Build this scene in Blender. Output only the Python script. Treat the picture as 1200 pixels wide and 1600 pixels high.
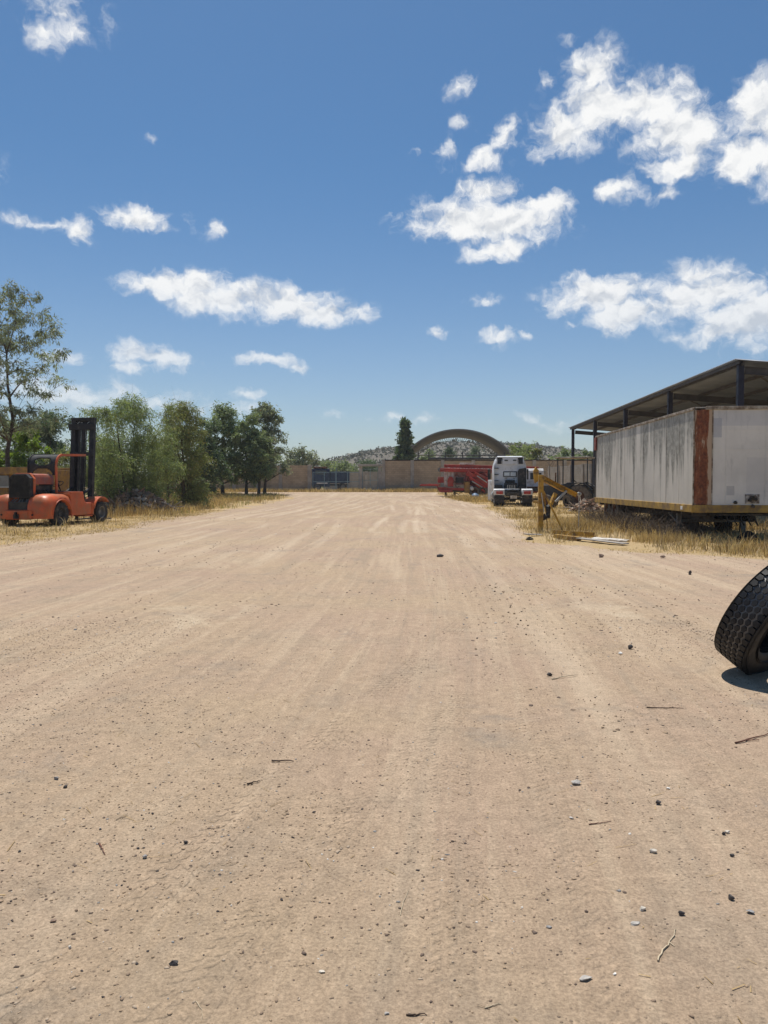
import bpy, math, random
import numpy as np
from mathutils import Vector, Matrix

for o in list(bpy.data.objects):
    bpy.data.objects.remove(o)
S = bpy.context.scene
COL = S.collection
rad = math.radians

# ------------------------------------------------------------------ camera, sky, sun, exposure
EYE = 1.5
FPX = 1200.0
PITCH = math.atan(43 / FPX)
cam_d = bpy.data.cameras.new('camera')
cam = bpy.data.objects.new('camera', cam_d)
COL.objects.link(cam)
cam.location = (0, 0, EYE)
cam.rotation_euler = (rad(90) - PITCH, 0, 0)
cam_d.sensor_fit = 'VERTICAL'
cam_d.sensor_height = 36
cam_d.sensor_width = 27
cam_d.lens = 36 * FPX / 1600
cam_d.clip_start = 0.05
cam_d.clip_end = 8000
S.camera = cam

SUN_EL, SUN_AZ = rad(70), rad(-16)
SKY_STRENGTH = 0.088
sun_dir = Vector((math.sin(SUN_AZ) * math.cos(SUN_EL), math.cos(SUN_AZ) * math.cos(SUN_EL), math.sin(SUN_EL)))
sun_d = bpy.data.lights.new('sun', 'SUN')
sun_d.energy = 4.7
sun_d.angle = rad(0.53)
sun_d.color = (1.0, 0.945, 0.86)
sun = bpy.data.objects.new('sun', sun_d)
COL.objects.link(sun)
sun.location = (-20, 60, 120)
sun.rotation_euler = (-sun_dir).to_track_quat('-Z', 'Y').to_euler()
S.view_settings.view_transform = 'Standard'
S.view_settings.look = 'None'
S.view_settings.exposure = 0.13
S.view_settings.gamma = 1.0
try:
    S.cycles.max_bounces = 6
    S.cycles.transparent_max_bounces = 8
    S.cycles.volume_bounces = 0
    S.cycles.use_denoising = True
except Exception:
    pass

_c, _s = math.cos(PITCH), math.sin(PITCH)


def ray(px, py):
    cx, cy = (px - 600) / FPX, (800 - py) / FPX
    return Vector((cx, _c + cy * _s, -_s + cy * _c))


def P(px, py, d):
    """world point seen at photograph pixel (px, py) at depth y = d"""
    r = ray(px, py)
    return Vector((0, 0, EYE)) + r * (d / r.y)


def X(px, d):
    return P(px, 757, d).x


def Z(py, d):
    return P(600, py, d).z


class NT:
    """small helper to write node trees"""
    def __init__(self, tree):
        self.t = tree
        self.n = tree.nodes
        self.l = tree.links

    def node(self, typ, **kw):
        nd = self.n.new(typ)
        for k, v in kw.items():
            setattr(nd, k, v)
        return nd

    def put(self, sock, v):
        if isinstance(v, bpy.types.NodeSocket):
            self.l.new(v, sock)
        else:
            if hasattr(sock.default_value, '__len__') and hasattr(v, '__len__') and len(sock.default_value) == 4 and len(v) == 3:
                v = (*v, 1)
            sock.default_value = v

    def math(self, op, a, b=None, c=None, clamp=False):
        nd = self.node('ShaderNodeMath', operation=op)
        nd.use_clamp = clamp
        self.put(nd.inputs[0], a)
        if b is not None:
            self.put(nd.inputs[1], b)
        if c is not None:
            self.put(nd.inputs[2], c)
        return nd.outputs[0]

    def vmath(self, op, a, b=None, c=None, scale=None):
        nd = self.node('ShaderNodeVectorMath', operation=op)
        self.put(nd.inputs[0], a)
        if b is not None:
            self.put(nd.inputs[1], b)
        if c is not None:
            self.put(nd.inputs[2], c)
        if scale is not None:
            self.put(nd.inputs['Scale'], scale)
        return nd.outputs['Value'] if op in ('LENGTH', 'DOT_PRODUCT') else nd.outputs['Vector']

    def mix(self, fac, a, b, blend='MIX'):
        nd = self.node('ShaderNodeMix', data_type='RGBA', blend_type=blend)
        self.put(nd.inputs[0], fac)
        self.put(nd.inputs[6], a)
        self.put(nd.inputs[7], b)
        return nd.outputs[2]

    def noise(self, vec, scale, detail=4, rough=0.55, dist=0.0, color=False):
        nd = self.node('ShaderNodeTexNoise')
        if vec is not None:
            self.put(nd.inputs['Vector'], vec)
        nd.inputs['Scale'].default_value = scale
        nd.inputs['Detail'].default_value = detail
        nd.inputs['Roughness'].default_value = rough
        nd.inputs['Distortion'].default_value = dist
        return nd.outputs['Color'] if color else nd.outputs['Fac']

    def step(self, v, lo, hi, to0=0.0, to1=1.0):
        nd = self.node('ShaderNodeMapRange', interpolation_type='SMOOTHSTEP')
        self.put(nd.inputs['Value'], v)
        self.put(nd.inputs['From Min'], lo)
        self.put(nd.inputs['From Max'], hi)
        self.put(nd.inputs['To Min'], to0)
        self.put(nd.inputs['To Max'], to1)
        return nd.outputs['Result']

    def xyz(self, v):
        nd = self.node('ShaderNodeSeparateXYZ')
        self.put(nd.inputs[0], v)
        return nd.outputs

    def comb(self, x, y, z):
        nd = self.node('ShaderNodeCombineXYZ')
        self.put(nd.inputs[0], x)
        self.put(nd.inputs[1], y)
        self.put(nd.inputs[2], z)
        return nd.outputs[0]


# sky: Nishita plus fair-weather cumulus fixed in azimuth / elevation
W = bpy.data.worlds.new('World')
S.world = W
W.use_nodes = True
wt = NT(W.node_tree)
wt.n.clear()
sky = wt.node('ShaderNodeTexSky', sky_type='NISHITA')
sky.sun_disc = False
sky.sun_elevation = SUN_EL
sky.sun_rotation = SUN_AZ
sky.altitude = 1500
sky.air_density = 1.15
sky.dust_density = 2.2
sky.ozone_density = 2.5

# (photo x, photo y, half width, half height, density)
CLOUDS = [
    (95, 30, 62, 42, .62), (72, 48, 40, 30, .5), (160, 30, 16, 16, .35),
    (928, 112, 52, 44, .9), (880, 205, 62, 40, .9), (935, 170, 70, 50, 1.0), (1005, 160, 80, 48, 1.0), (1075, 205, 90, 55, 1.0),
    (1165, 240, 70, 46, 1.0), (1060, 258, 66, 26, .85), (890, 65, 24, 14, .4), (860, 125, 20, 16, .35),
    (1190, 150, 50, 46, .95), (1240, 240, 80, 60, 1), (1215, 190, 60, 50, .9),
    (735, 345, 110, 36, 1.0), (790, 350, 100, 34, .95), (765, 297, 62, 22, .9), (848, 325, 56, 20, .9), (778, 388, 62, 22, .85),
    (965, 297, 36, 24, .8), (1036, 306, 30, 14, .5), (786, 212, 32, 32, .6), (750, 250, 34, 22, .55), (700, 236, 22, 24, .4),
    (718, 134, 36, 18, .38), (725, 190, 14, 10, .35), (655, 239, 10, 8, .3),
    (940, 462, 92, 36, 1.0), (990, 490, 82, 34, 1.0), (1110, 455, 90, 42, .95), (1170, 500, 90, 48, 1.0), (1090, 425, 58, 22, .7), (1130, 520, 70, 26, .8),
    (270, 447, 84, 24, .9), (322, 444, 46, 30, 1.0), (345, 468, 90, 26, 1.0), (440, 472, 90, 28, 1.0), (510, 488, 72, 20, .95),
    (215, 343, 56, 20, .75), (262, 358, 18, 12, .5), (75, 348, 66, 13, .55), (125, 362, 26, 26, .6), (335, 358, 20, 16, .55), (296, 348, 9, 12, .4),
    (240, 555, 66, 22, .9), (210, 572, 50, 10, .45), (420, 562, 58, 12, .75), (466, 570, 20, 9, .75),
    (680, 517, 22, 12, .65), (780, 520, 38, 17, .75), (825, 525, 12, 7, .5),
    (150, 622, 130, 26, .6), (250, 630, 110, 24, .5), (340, 636, 60, 14, .5), (385, 612, 26, 11, .6), (95, 558, 40, 16, .6), (10, 600, 90, 40, .5),
    (620, 652, 44, 7, .35), (515, 648, 18, 8, .4), (657, 654, 24, 8, .45), (760, 467, 24, 7, .35), (893, 510, 12, 7, .4), (945, 524, 14, 7, .4), (1050, 532, 20, 6, .3),
    (840, 660, 60, 16, .25), (233, 217, 9, 8, .3),
    (-150, 250, 120, 60, .8), (-260, 480, 160, 40, .9), (1420, 420, 130, 60, .9), (1500, 200, 160, 60, .9),
]
tc = wt.node('ShaderNodeTexCoord')
sx, sy, sz = wt.xyz(tc.outputs['Generated'])
az = wt.math('ARCTAN2', sx, sy)
el = wt.math('ARCSINE', sz)
pos = wt.comb(az, el, 0.0)
warp = wt.noise(pos, 20, 3, .6, color=True)
warp2 = wt.noise(pos, 62, 3, .6, color=True)
wv = wt.vmath('SUBTRACT', warp, (0.5, 0.5, 0.5))
wv2 = wt.vmath('SUBTRACT', warp2, (0.5, 0.5, 0.5))
pw = wt.vmath('MULTIPLY_ADD', wv, (0.042, 0.028, 0), pos)
pw = wt.vmath('MULTIPLY_ADD', wv2, (0.016, 0.014, 0), pw)


def cloud_field(p):
    best = None
    for (px, py, rx, ry, dn) in CLOUDS:
        r = ray(px, py).normalized()
        a, e = math.atan2(r.x, r.y), math.asin(r.z)
        k = r.y * r.y
        rx_, ry_ = rx / FPX * 1.25 * r.y, ry / FPX * 1.25 * k
        q = wt.vmath('MULTIPLY_ADD', p, (1 / rx_, 1 / ry_, 0), (-a / rx_, -e / ry_, 0))
        ln = wt.vmath('LENGTH', q)
        f = wt.math('MULTIPLY_ADD', ln, -dn, dn)
        best = f if best is None else wt.math('SMOOTH_MAX', best, f, 0.12)
    return best


field = cloud_field(pw)
n1 = wt.noise(wt.vmath('MULTIPLY', pw, (1.0, 1.25, 1)), 26, 9, .55)
up = wt.vmath('ADD', pw, (-0.003, 0.010, 0))
n2 = wt.noise(wt.vmath('MULTIPLY', up, (1.0, 1.25, 1)), 26, 4, .5)
fine = wt.noise(pw, 130, 6, .65)
body = wt.math('MULTIPLY_ADD', wt.math('SUBTRACT', n1, 0.5), 1.85, field)
body = wt.math('MULTIPLY_ADD', wt.math('SUBTRACT', fine, 0.5), 0.50, body)
dens = wt.step(body, 0.0, 0.74)
dens = wt.math('MULTIPLY', dens, wt.step(field, -0.25, 0.22))
# thinner air-light over clouds near the horizon
lowfade = wt.step(el, 0.02, 0.30, 0.5, 1.0)
dens = wt.math('MULTIPLY', dens, wt.math('MULTIPLY', lowfade, 0.97))
relief = wt.math('SUBTRACT', n1, n2)
shade = wt.math('MULTIPLY_ADD', relief, 1.2, 0.88)  # cloud tops lightened and bases greyed in the colour, imitating sunlight from above
core = wt.step(field, 0.25, 0.95, 0.0, 0.07)
shade = wt.math('SUBTRACT', shade, core)
shade = wt.math('MAXIMUM', wt.math('MINIMUM', shade, 1.0), 0.62)
cc = wt.mix(wt.step(shade, 0.55, 0.95), (0.56 / SKY_STRENGTH, 0.59 / SKY_STRENGTH, 0.635 / SKY_STRENGTH), (0.90 / SKY_STRENGTH, 0.90 / SKY_STRENGTH, 0.89 / SKY_STRENGTH))
skyc = wt.mix(1.0, sky.outputs[0], wt.mix(wt.step(el, 0.0, 0.42), (0.92, 0.95, 0.99), (0.55, 0.81, 0.96)), 'MULTIPLY')
wcol = wt.mix(dens, skyc, cc)
bg = wt.node('ShaderNodeBackground')
bg.inputs['Strength'].default_value = SKY_STRENGTH
wt.l.new(wcol, bg.inputs['Color'])
wo = wt.node('ShaderNodeOutputWorld')
wt.l.new(bg.outputs[0], wo.inputs['Surface'])
W.cycles.sampling_method = 'MANUAL'
W.cycles.sample_map_resolution = 512

# ------------------------------------------------------------------ numbers and noise
R = random.Random(7)
NR = np.random.default_rng(11)


def sstep(a, b, x):
    t = np.clip((np.asarray(x, float) - a) / (b - a), 0, 1)
    return t * t * (3 - 2 * t)


def vnoise(x, y, seed=0):
    x = np.asarray(x, float)
    y = np.asarray(y, float)
    xi, yi = np.floor(x).astype(np.int64), np.floor(y).astype(np.int64)
    fx, fy = x - xi, y - yi
    fx, fy = fx * fx * (3 - 2 * fx), fy * fy * (3 - 2 * fy)

    def h(a, b):
        n = (a * 374761393 + b * 668265263 + seed * 1442695041) & 0xFFFFFFFF
        n = ((n ^ (n >> 13)) * 1274126177) & 0xFFFFFFFF
        return ((n ^ (n >> 16)) & 0xFFFF) / 65535.0
    a = h(xi, yi) * (1 - fx) + h(xi + 1, yi) * fx
    b = h(xi, yi + 1) * (1 - fx) + h(xi + 1, yi + 1) * fx
    return a * (1 - fy) + b * fy


def fbm(x, y, seed=0, oct=4):
    t, a, s = 0, 0.5, 0
    for i in range(oct):
        t = t + a * vnoise(np.asarray(x) * 2 ** i, np.asarray(y) * 2 ** i, seed + i * 17)
        s += a
        a *= 0.5
    return t / s


def gz(x, y):
    """height of the yard"""
    return 0.75 * sstep(42, 80, y) + 0.05 * (fbm(np.asarray(x) / 7, np.asarray(y) / 7, 3, 3) - 0.5) * sstep(2, 12, y)


def g1(x, y):
    return float(gz(x, y))


def G(px, py):
    """ground point seen at a photograph pixel"""
    r = ray(px, py)
    lo, hi = 0.5, 400.0
    for i in range(60):
        m = (lo + hi) / 2
        p = Vector((0, 0, EYE)) + r * (m / r.y)
        if p.z > g1(p.x, p.y):
            lo = m
        else:
            hi = m
    p = Vector((0, 0, EYE)) + r * (lo / r.y)
    return Vector((p.x, p.y, g1(p.x, p.y)))


def left_edge(y):
    return np.interp(y, [0, 12, 18, 26, 40, 50, 58, 63, 67, 71, 84, 95], [-12, -10.2, -9.1, -8.8, -8.9, -8.4, -7.4, -7.0, -8.0, -13.5, -14.5, -14.5])


def right_edge(y):
    return np.interp(y, [0, 9, 13, 15.3, 16.2, 17.8, 20.5, 24.6, 30, 42, 52, 60, 70, 84], [5.2, 5.0, 8.0, 7.6, 6.2, 4.9, 3.7, 4.0, 5.0, 6.0, 6.4, 5.2, 4.6, 4.5])


def straw_mask(x, y):
    w = (fbm(np.asarray(x) * 0.9, np.asarray(y) * 0.5, 41, 4) - 0.5) * 2.6
    l = sstep(-0.5, 1.3, left_edge(y) + w - x)
    r = sstep(-0.3, 0.9, x - right_edge(y) + w * 0.6)
    far = sstep(84, 90, y) * 0.6
    return np.clip(np.maximum(np.maximum(l, r), far), 0, 1)


# ------------------------------------------------------------------ object helpers
def link(o, parent=None):
    COL.objects.link(o)
    if parent is not None:
        o.parent = parent
    return o


def tag(o, label=None, cat=None, group=None, kind=None):
    if label:
        o['label'] = label
    if cat:
        o['category'] = cat
    if group:
        o['group'] = group
    if kind:
        o['kind'] = kind
    return o


def thing(name, loc, rz=0, label=None, cat=None, group=None):
    o = bpy.data.objects.new(name, None)
    o.empty_display_size = 0.3
    link(o)
    o.location = loc
    o.rotation_euler = (0, 0, rz)
    return tag(o, label, cat, group)


def quads(name, V, F, mat, parent=None, smooth=False):
    """fast mesh from arrays: F is (m,4) or (m,3)"""
    V = np.asarray(V, np.float32)
    F = np.asarray(F, np.int32)
    me = bpy.data.meshes.new(name)
    me.vertices.add(len(V))
    me.vertices.foreach_set('co', V.ravel())
    k = F.shape[1]
    me.loops.add(F.size)
    me.loops.foreach_set('vertex_index', F.ravel())
    me.polygons.add(len(F))
    me.polygons.foreach_set('loop_start', np.arange(0, F.size, k, dtype=np.int32))
    me.polygons.foreach_set('loop_total', np.full(len(F), k, np.int32))
    if smooth:
        me.polygons.foreach_set('use_smooth', np.ones(len(F), bool))
    me.update(calc_edges=True)
    me.validate()
    me.materials.append(mat)
    return link(bpy.data.objects.new(name, me), parent)


class MB:
    def __init__(self):
        self.v = []
        self.f = []

    def add(self, vs, fs, M=None):
        b = len(self.v)
        for p in vs:
            p = Vector(p)
            self.v.append(tuple(M @ p) if M is not None else tuple(p))
        for f in fs:
            self.f.append([b + i for i in f])
        return self

    def box(self, c, s, rot=None):
        hx, hy, hz = s[0] / 2, s[1] / 2, s[2] / 2
        vs = [(x, y, z) for z in (-hz, hz) for y in (-hy, hy) for x in (-hx, hx)]
        M = Matrix.Translation(Vector(c))
        if rot is not None:
            from mathutils import Euler
            M = M @ Euler(rot).to_matrix().to_4x4()
        return self.add(vs, [(0, 2, 3, 1), (4, 5, 7, 6), (0, 1, 5, 4), (2, 6, 7, 3), (0, 4, 6, 2), (1, 3, 7, 5)], M)

    def bar(self, a, b, w, h=None, up=(0, 0, 1)):
        h = w if h is None else h
        a, b = Vector(a), Vector(b)
        d = (b - a).normalized()
        u = Vector(up)
        if abs(d.dot(u)) > 0.98:
            u = Vector((0, 1, 0))
        s = d.cross(u).normalized()
        u = s.cross(d).normalized()
        vs = []
        for p in (a, b):
            for (i, j) in ((-1, -1), (1, -1), (1, 1), (-1, 1)):
                vs.append(p + s * (i * w / 2) + u * (j * h / 2))
        return self.add(vs, [(3, 2, 1, 0), (4, 5, 6, 7), (0, 1, 5, 4), (1, 2, 6, 5), (2, 3, 7, 6), (3, 0, 4, 7)])

    def tube(self, pts, rr, n=8, cap=True):
        pts = [Vector(p) for p in pts]
        if not hasattr(rr, '__len__'):
            rr = [rr] * len(pts)
        rings = []
        ref = None
        for i, p in enumerate(pts):
            d = (pts[min(i + 1, len(pts) - 1)] - pts[max(i - 1, 0)]).normalized()
            if ref is None:
                ref = Vector((0, 0, 1)) if abs(d.z) < 0.9 else Vector((1, 0, 0))
            s = d.cross(ref).normalized()
            ref = s.cross(d).normalized()
            rings.append([p + (s * math.cos(2 * math.pi * k / n) + ref * math.sin(2 * math.pi * k / n)) * rr[i] for k in range(n)])
        return self.loft(rings, cap)

    def loft(self, rings, cap=True, closed=False):
        n = len(rings[0])
        vs = [p for r in rings for p in r]
        fs = []
        m = len(rings)
        for i in range(m if closed else m - 1):
            a, b = i * n, ((i + 1) % m) * n
            for k in range(n):
                fs.append((a + k, a + (k + 1) % n, b + (k + 1) % n, b + k))
        if cap and not closed:
            fs.append(tuple(range(n - 1, -1, -1)))
            fs.append(tuple((m - 1) * n + k for k in range(n)))
        return self.add(vs, fs)

    def prism(self, poly, a, b, plane='yz'):
        """2D outline extruded from a to b along the missing axis"""
        def mk(u, v, w):
            return {'yz': (w, u, v), 'xz': (u, w, v), 'xy': (u, v, w)}[plane]
        n = len(poly)
        vs = [mk(u, v, a) for u, v in poly] + [mk(u, v, b) for u, v in poly]
        fs = [tuple(range(n)), tuple(range(2 * n - 1, n - 1, -1))]
        fs += [(i, n + i, n + (i + 1) % n, (i + 1) % n) for i in range(n)]
        return self.add(vs, fs)

    def lathe(self, prof, c=(0, 0, 0), axis=(1, 0, 0), n=32, closed=False):
        """prof: (radius, height along axis)"""
        ax = Vector(axis).normalized()
        s = ax.cross(Vector((0, 0, 1)) if abs(ax.z) < 0.9 else Vector((0, 1, 0))).normalized()
        t = ax.cross(s)
        rings = []
        for k in range(n):
            a = 2 * math.pi * k / n
            e = s * math.cos(a) + t * math.sin(a)
            rings.append([Vector(c) + ax * h + e * r for r, h in prof])
        m = len(prof)
        vs = [p for r in rings for p in r]
        fs = []
        for i in range(n):
            j = (i + 1) % n
            for k in range(m if closed else m - 1):
                k2 = (k + 1) % m
                fs.append((i * m + k, j * m + k, j * m + k2, i * m + k2))
        return self.add(vs, fs)

    def build(self, name, mat, parent=None, bevel=0, smooth=35, seg=2, recalc=True):
        me = bpy.data.meshes.new(name)
        me.from_pydata([tuple(p) for p in self.v], [], self.f)
        me.update()
        if recalc:
            import bmesh
            bm = bmesh.new()
            bm.from_mesh(me)
            bmesh.ops.recalc_face_normals(bm, faces=bm.faces)
            bm.to_mesh(me)
            bm.free()
        if smooth:
            me.shade_smooth()
            me.set_sharp_from_angle(angle=rad(smooth))
        me.materials.append(mat)
        o = link(bpy.data.objects.new(name, me), parent)
        if bevel:
            b = o.modifiers.new('bevel', 'BEVEL')
            b.width = bevel
            b.segments = seg
            b.limit_method = 'ANGLE'
            b.angle_limit = rad(40)
            b.harden_normals = False
        return o


# ------------------------------------------------------------------ materials
def newmat(name):
    m = bpy.data.materials.new(name)
    m.use_nodes = True
    t = NT(m.node_tree)
    t.n.clear()
    out = t.node('ShaderNodeOutputMaterial')
    b = t.node('ShaderNodeBsdfPrincipled')
    t.l.new(b.outputs[0], out.inputs[0])
    b.inputs['Specular IOR Level'].default_value = 0.35
    return m, t, b, out


def pmat(name, col, rough=0.6, metal=0.0, var=0.18, vscale=2.0, bump=0.0, bscale=40, dirt=None, damt=0.3, dscale=4.0, spec=0.35, rust=0.0):
    m, t, b, out = newmat(name)
    co = t.node('ShaderNodeTexCoord').outputs['Object']
    n = t.noise(co, vscale, 6, .6)
    f = t.step(n, 0.25, 0.75, 1 - var, 1 + var)
    c = t.mix(1.0, (*col, 1), t.comb(f, f, f), 'MULTIPLY')
    if dirt is not None:
        d = t.noise(co, dscale, 8, .68)
        c = t.mix(t.step(d, 0.62 - damt * 0.5, 0.80 - damt * 0.35), c, (*dirt, 1))
    if rust > 0:
        d = t.noise(t.vmath('ADD', co, (7, 3, 1)), dscale * 1.7, 8, .7)
        c = t.mix(t.step(d, 0.70 - rust * 0.3, 0.76 - rust * 0.3), c, (0.16, 0.055, 0.025, 1))
    t.l.new(c, b.inputs['Base Color'])
    b.inputs['Metallic'].default_value = metal
    b.inputs['Specular IOR Level'].default_value = spec
    r = t.step(t.noise(co, vscale * 3, 4), 0.2, 0.8, max(rough - 0.12, 0.03), min(rough + 0.15, 1))
    t.l.new(r, b.inputs['Roughness'])
    if bump:
        bn = t.node('ShaderNodeBump')
        bn.inputs['Strength'].default_value = bump
        bn.inputs['Distance'].default_value = 0.02
        t.l.new(t.noise(co, bscale, 5), bn.inputs['Height'])
        t.l.new(bn.outputs[0], b.inputs['Normal'])
    return m


def leafmat(name, a, bcol, trans=0.35, dry=None, dryamt=0.1):
    m, t, b, out = newmat(name)
    g = t.node('ShaderNodeNewGeometry')
    co = t.node('ShaderNodeTexCoord').outputs['Object']
    rnd = g.outputs['Random Per Island']
    c = t.mix(rnd, (*a, 1), (*bcol, 1))
    n = t.noise(co, 0.9, 3)
    k = t.step(n, 0.3, 0.7, 0.75, 1.25)
    c = t.mix(1.0, c, t.comb(k, k, t.math('MULTIPLY', k, 0.92)), 'MULTIPLY')
    if dry is not None:
        r2 = t.math('FRACT', t.math('MULTIPLY', rnd, 37.31))
        c = t.mix(t.math('LESS_THAN', r2, dryamt), c, (*dry, 1))
    t.l.new(c, b.inputs['Base Color'])
    b.inputs['Roughness'].default_value = 0.55
    b.inputs['Specular IOR Level'].default_value = 0.3
    tr = t.node('ShaderNodeBsdfTranslucent')
    tc2 = t.mix(1.0, c, (1.25, 1.3, 0.8, 1), 'MULTIPLY')
    t.l.new(tc2, tr.inputs['Color'])
    mx = t.node('ShaderNodeMixShader')
    mx.inputs[0].default_value = trans
    t.l.new(b.outputs[0], mx.inputs[1])
    t.l.new(tr.outputs[0], mx.inputs[2])
    t.l.new(mx.outputs[0], out.inputs[0])
    return m

# ------------------------------------------------------------------ ground
def ground_material():
    m, t, b, out = newmat('dirt')
    co = t.node('ShaderNodeTexCoord').outputs['Object']
    x, y, z = t.xyz(co)
    st = t.node('ShaderNodeAttribute', attribute_name='straw').outputs['Fac']
    tk = t.node('ShaderNodeAttribute', attribute_name='track').outputs['Fac']
    flat = t.comb(x, y, 0.0)
    big = t.noise(flat, 0.22, 5, .6)
    mid = t.noise(flat, 1.3, 6, .62, 0.4)
    fine = t.noise(flat, 16, 6, .7)
    # wheel-swept streaks run along the yard
    wob = t.math('MULTIPLY_ADD', t.noise(flat, 0.025, 1), 5.0, t.math('MULTIPLY_ADD', y, -0.055, x))
    stv = t.comb(t.math('MULTIPLY', wob, 9.0), t.math('MULTIPLY', y, 0.22), 0.0)
    streak = t.noise(stv, 1.0, 4, .6)
    stv2 = t.comb(t.math('MULTIPLY', wob, 1.6), t.math('MULTIPLY', y, 0.10), 0.0)
    streak2 = t.noise(stv2, 1.0, 4, .6)
    tan = (0.410, 0.305, 0.203, 1)
    pale = (0.485, 0.375, 0.262, 1)
    pink = (0.388, 0.280, 0.200, 1)
    grey = (0.310, 0.245, 0.178, 1)
    c = t.mix(t.step(big, 0.35, 0.65), tan, pink)
    c = t.mix(t.math('MULTIPLY', t.step(mid, 0.48, 0.72), 0.55), c, grey)
    c = t.mix(t.math('MULTIPLY', t.step(streak2, 0.50, 0.64), 0.55), c, pale)
    c = t.mix(t.math('MULTIPLY', t.step(streak2, 0.44, 0.32), 0.5), c, grey)
    c = t.mix(t.math('MULTIPLY', t.step(streak, 0.50, 0.70), 0.45), c, pale)
    c = t.mix(t.math('MULTIPLY', t.step(streak, 0.50, 0.28), 0.40), c, grey)
    # scuffed patches: pale powder and pinkish gravel
    pt = t.noise(t.vmath('MULTIPLY', flat, (1.0, 0.45, 1)), 0.55, 7, .68, 0.5)
    c = t.mix(t.math('MULTIPLY', t.step(pt, 0.55, 0.68), 0.55), c, (0.345, 0.240, 0.172, 1))
    pt2 = t.noise(t.vmath('ADD', flat, (31, 17, 0)), 0.4, 7, .66, 0.6)
    c = t.mix(t.math('MULTIPLY', t.step(pt2, 0.60, 0.72), 0.6), c, (0.53, 0.43, 0.305, 1))
    pt3 = t.noise(t.vmath('ADD', flat, (71, 7, 0)), 0.8, 7, .7, 0.6)
    c = t.mix(t.math('MULTIPLY', t.step(pt3, 0.57, 0.72), 0.6), c, (0.23, 0.20, 0.165, 1))
    smv = t.noise(t.vmath('MULTIPLY_ADD', flat, (1.7, .6, 0), (13, 5, 0)), 1.1, 8, .78)
    c = t.mix(t.math('MULTIPLY', t.step(smv, 0.58, 0.70), 0.5), c, (0.235, 0.19, 0.15, 1))
    # fine mottling and crumbs
    k = t.step(fine, 0.28, 0.72, 0.86, 1.12)
    c = t.mix(1.0, c, t.comb(k, k, k), 'MULTIPLY')
    grain = t.noise(flat, 75, 6, .8)
    k = t.step(grain, 0.30, 0.68, 0.66, 1.24)
    c = t.mix(1.0, c, t.comb(k, k, k), 'MULTIPLY')
    mott = t.noise(flat, 5.5, 7, .72)
    k2 = t.step(mott, 0.30, 0.70, 0.93, 1.06)
    c = t.mix(1.0, c, t.comb(k2, k2, k2), 'MULTIPLY')
    vor = t.node('ShaderNodeTexVoronoi')
    t.put(vor.inputs['Vector'], flat)
    vor.inputs['Scale'].default_value = 42
    crumb = t.math('MULTIPLY', t.step(vor.outputs['Distance'], 0.24, 0.12), t.step(t.noise(flat, 2.1, 6, .7), 0.46, 0.62))
    vr = t.xyz(vor.outputs['Color'])[0]
    crumb = t.math('MULTIPLY', crumb, t.math('GREATER_THAN', vr, 0.45))
    c = t.mix(t.math('MULTIPLY', crumb, 0.75), c, (0.13, 0.10, 0.08, 1))
    # compacted, lighter wheel lines
    c = t.mix(t.math('MULTIPLY', tk, 0.48), c, (0.55, 0.45, 0.335, 1))
    # dry straw lying on the verge
    sn = t.noise(flat, 2.4, 7, .72)
    sn2 = t.noise(t.vmath('MULTIPLY', flat, (1, 1, 1)), 22, 5, .7, 1.5)
    sf = t.step(t.math('ADD', st, t.math('MULTIPLY', t.math('SUBTRACT', sn, 0.5), 0.9)), 0.28, 0.66)
    sc = t.mix(sn2, (0.27, 0.185, 0.09, 1), (0.60, 0.45, 0.255, 1))
    sc = t.mix(t.step(sn, 0.5, 0.72), sc, (0.44, 0.315, 0.13, 1))
    c = t.mix(sf, c, sc)
    t.l.new(c, b.inputs['Base Color'])
    b.inputs['Roughness'].default_value = 0.95
    b.inputs['Specular IOR Level'].default_value = 0.12
    # relief
    h = t.math('MULTIPLY', t.noise(flat, 14, 6, .80), 0.0055)
    h = t.math('ADD', h, t.math('MULTIPLY', t.noise(flat, 55, 6, .80), 0.0095))
    pit = t.node('ShaderNodeTexVoronoi')
    t.put(pit.inputs['Vector'], t.vmath('MULTIPLY_ADD', t.noise(flat, 30, 3, .6, color=True), (.02, .02, 0), flat))
    pit.inputs['Scale'].default_value = 26
    pm = t.math('MULTIPLY', t.step(pit.outputs['Distance'], 0.30, 0.05), t.step(t.noise(flat, 1.9, 5, .7), .50, .66))
    h = t.math('ADD', h, t.math('MULTIPLY', pm, 0.014))
    h = t.math('ADD', h, t.math('MULTIPLY', t.noise(t.comb(t.math('MULTIPLY', wob, 30.0), t.math('MULTIPLY', y, 1.1), 0.0), 1.0, 3, .6), 0.008))
    h = t.math('ADD', h, t.math('MULTIPLY', crumb, 0.010))
    h = t.math('ADD', h, t.math('MULTIPLY', sf, t.math('MULTIPLY', sn2, 0.03)))
    # lugged tyre prints crossing the near left of the yard

    def prints(h, x0, y0, ang, half, pitch, amp, y_lo, y_hi):
        ca, sa = math.cos(ang), math.sin(ang)
        u = t.math('ADD', t.math('MULTIPLY', t.math('SUBTRACT', x, x0), ca), t.math('MULTIPLY', t.math('SUBTRACT', y, y0), -sa))
        v = t.math('ADD', t.math('MULTIPLY', t.math('SUBTRACT', x, x0), sa), t.math('MULTIPLY', t.math('SUBTRACT', y, y0), ca))
        au = t.math('ABSOLUTE', u)
        mask = t.step(au, half, half * 0.8)
        mask = t.math('MULTIPLY', mask, t.step(t.noise(t.vmath('MULTIPLY', flat, (1, .5, 1)), 2.2, 4), 0.36, 0.56))
        mask = t.math('MULTIPLY', mask, t.math('MULTIPLY', t.step(v, y_lo, y_lo + 0.5), t.step(v, y_hi, y_hi - 1.0)))
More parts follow.
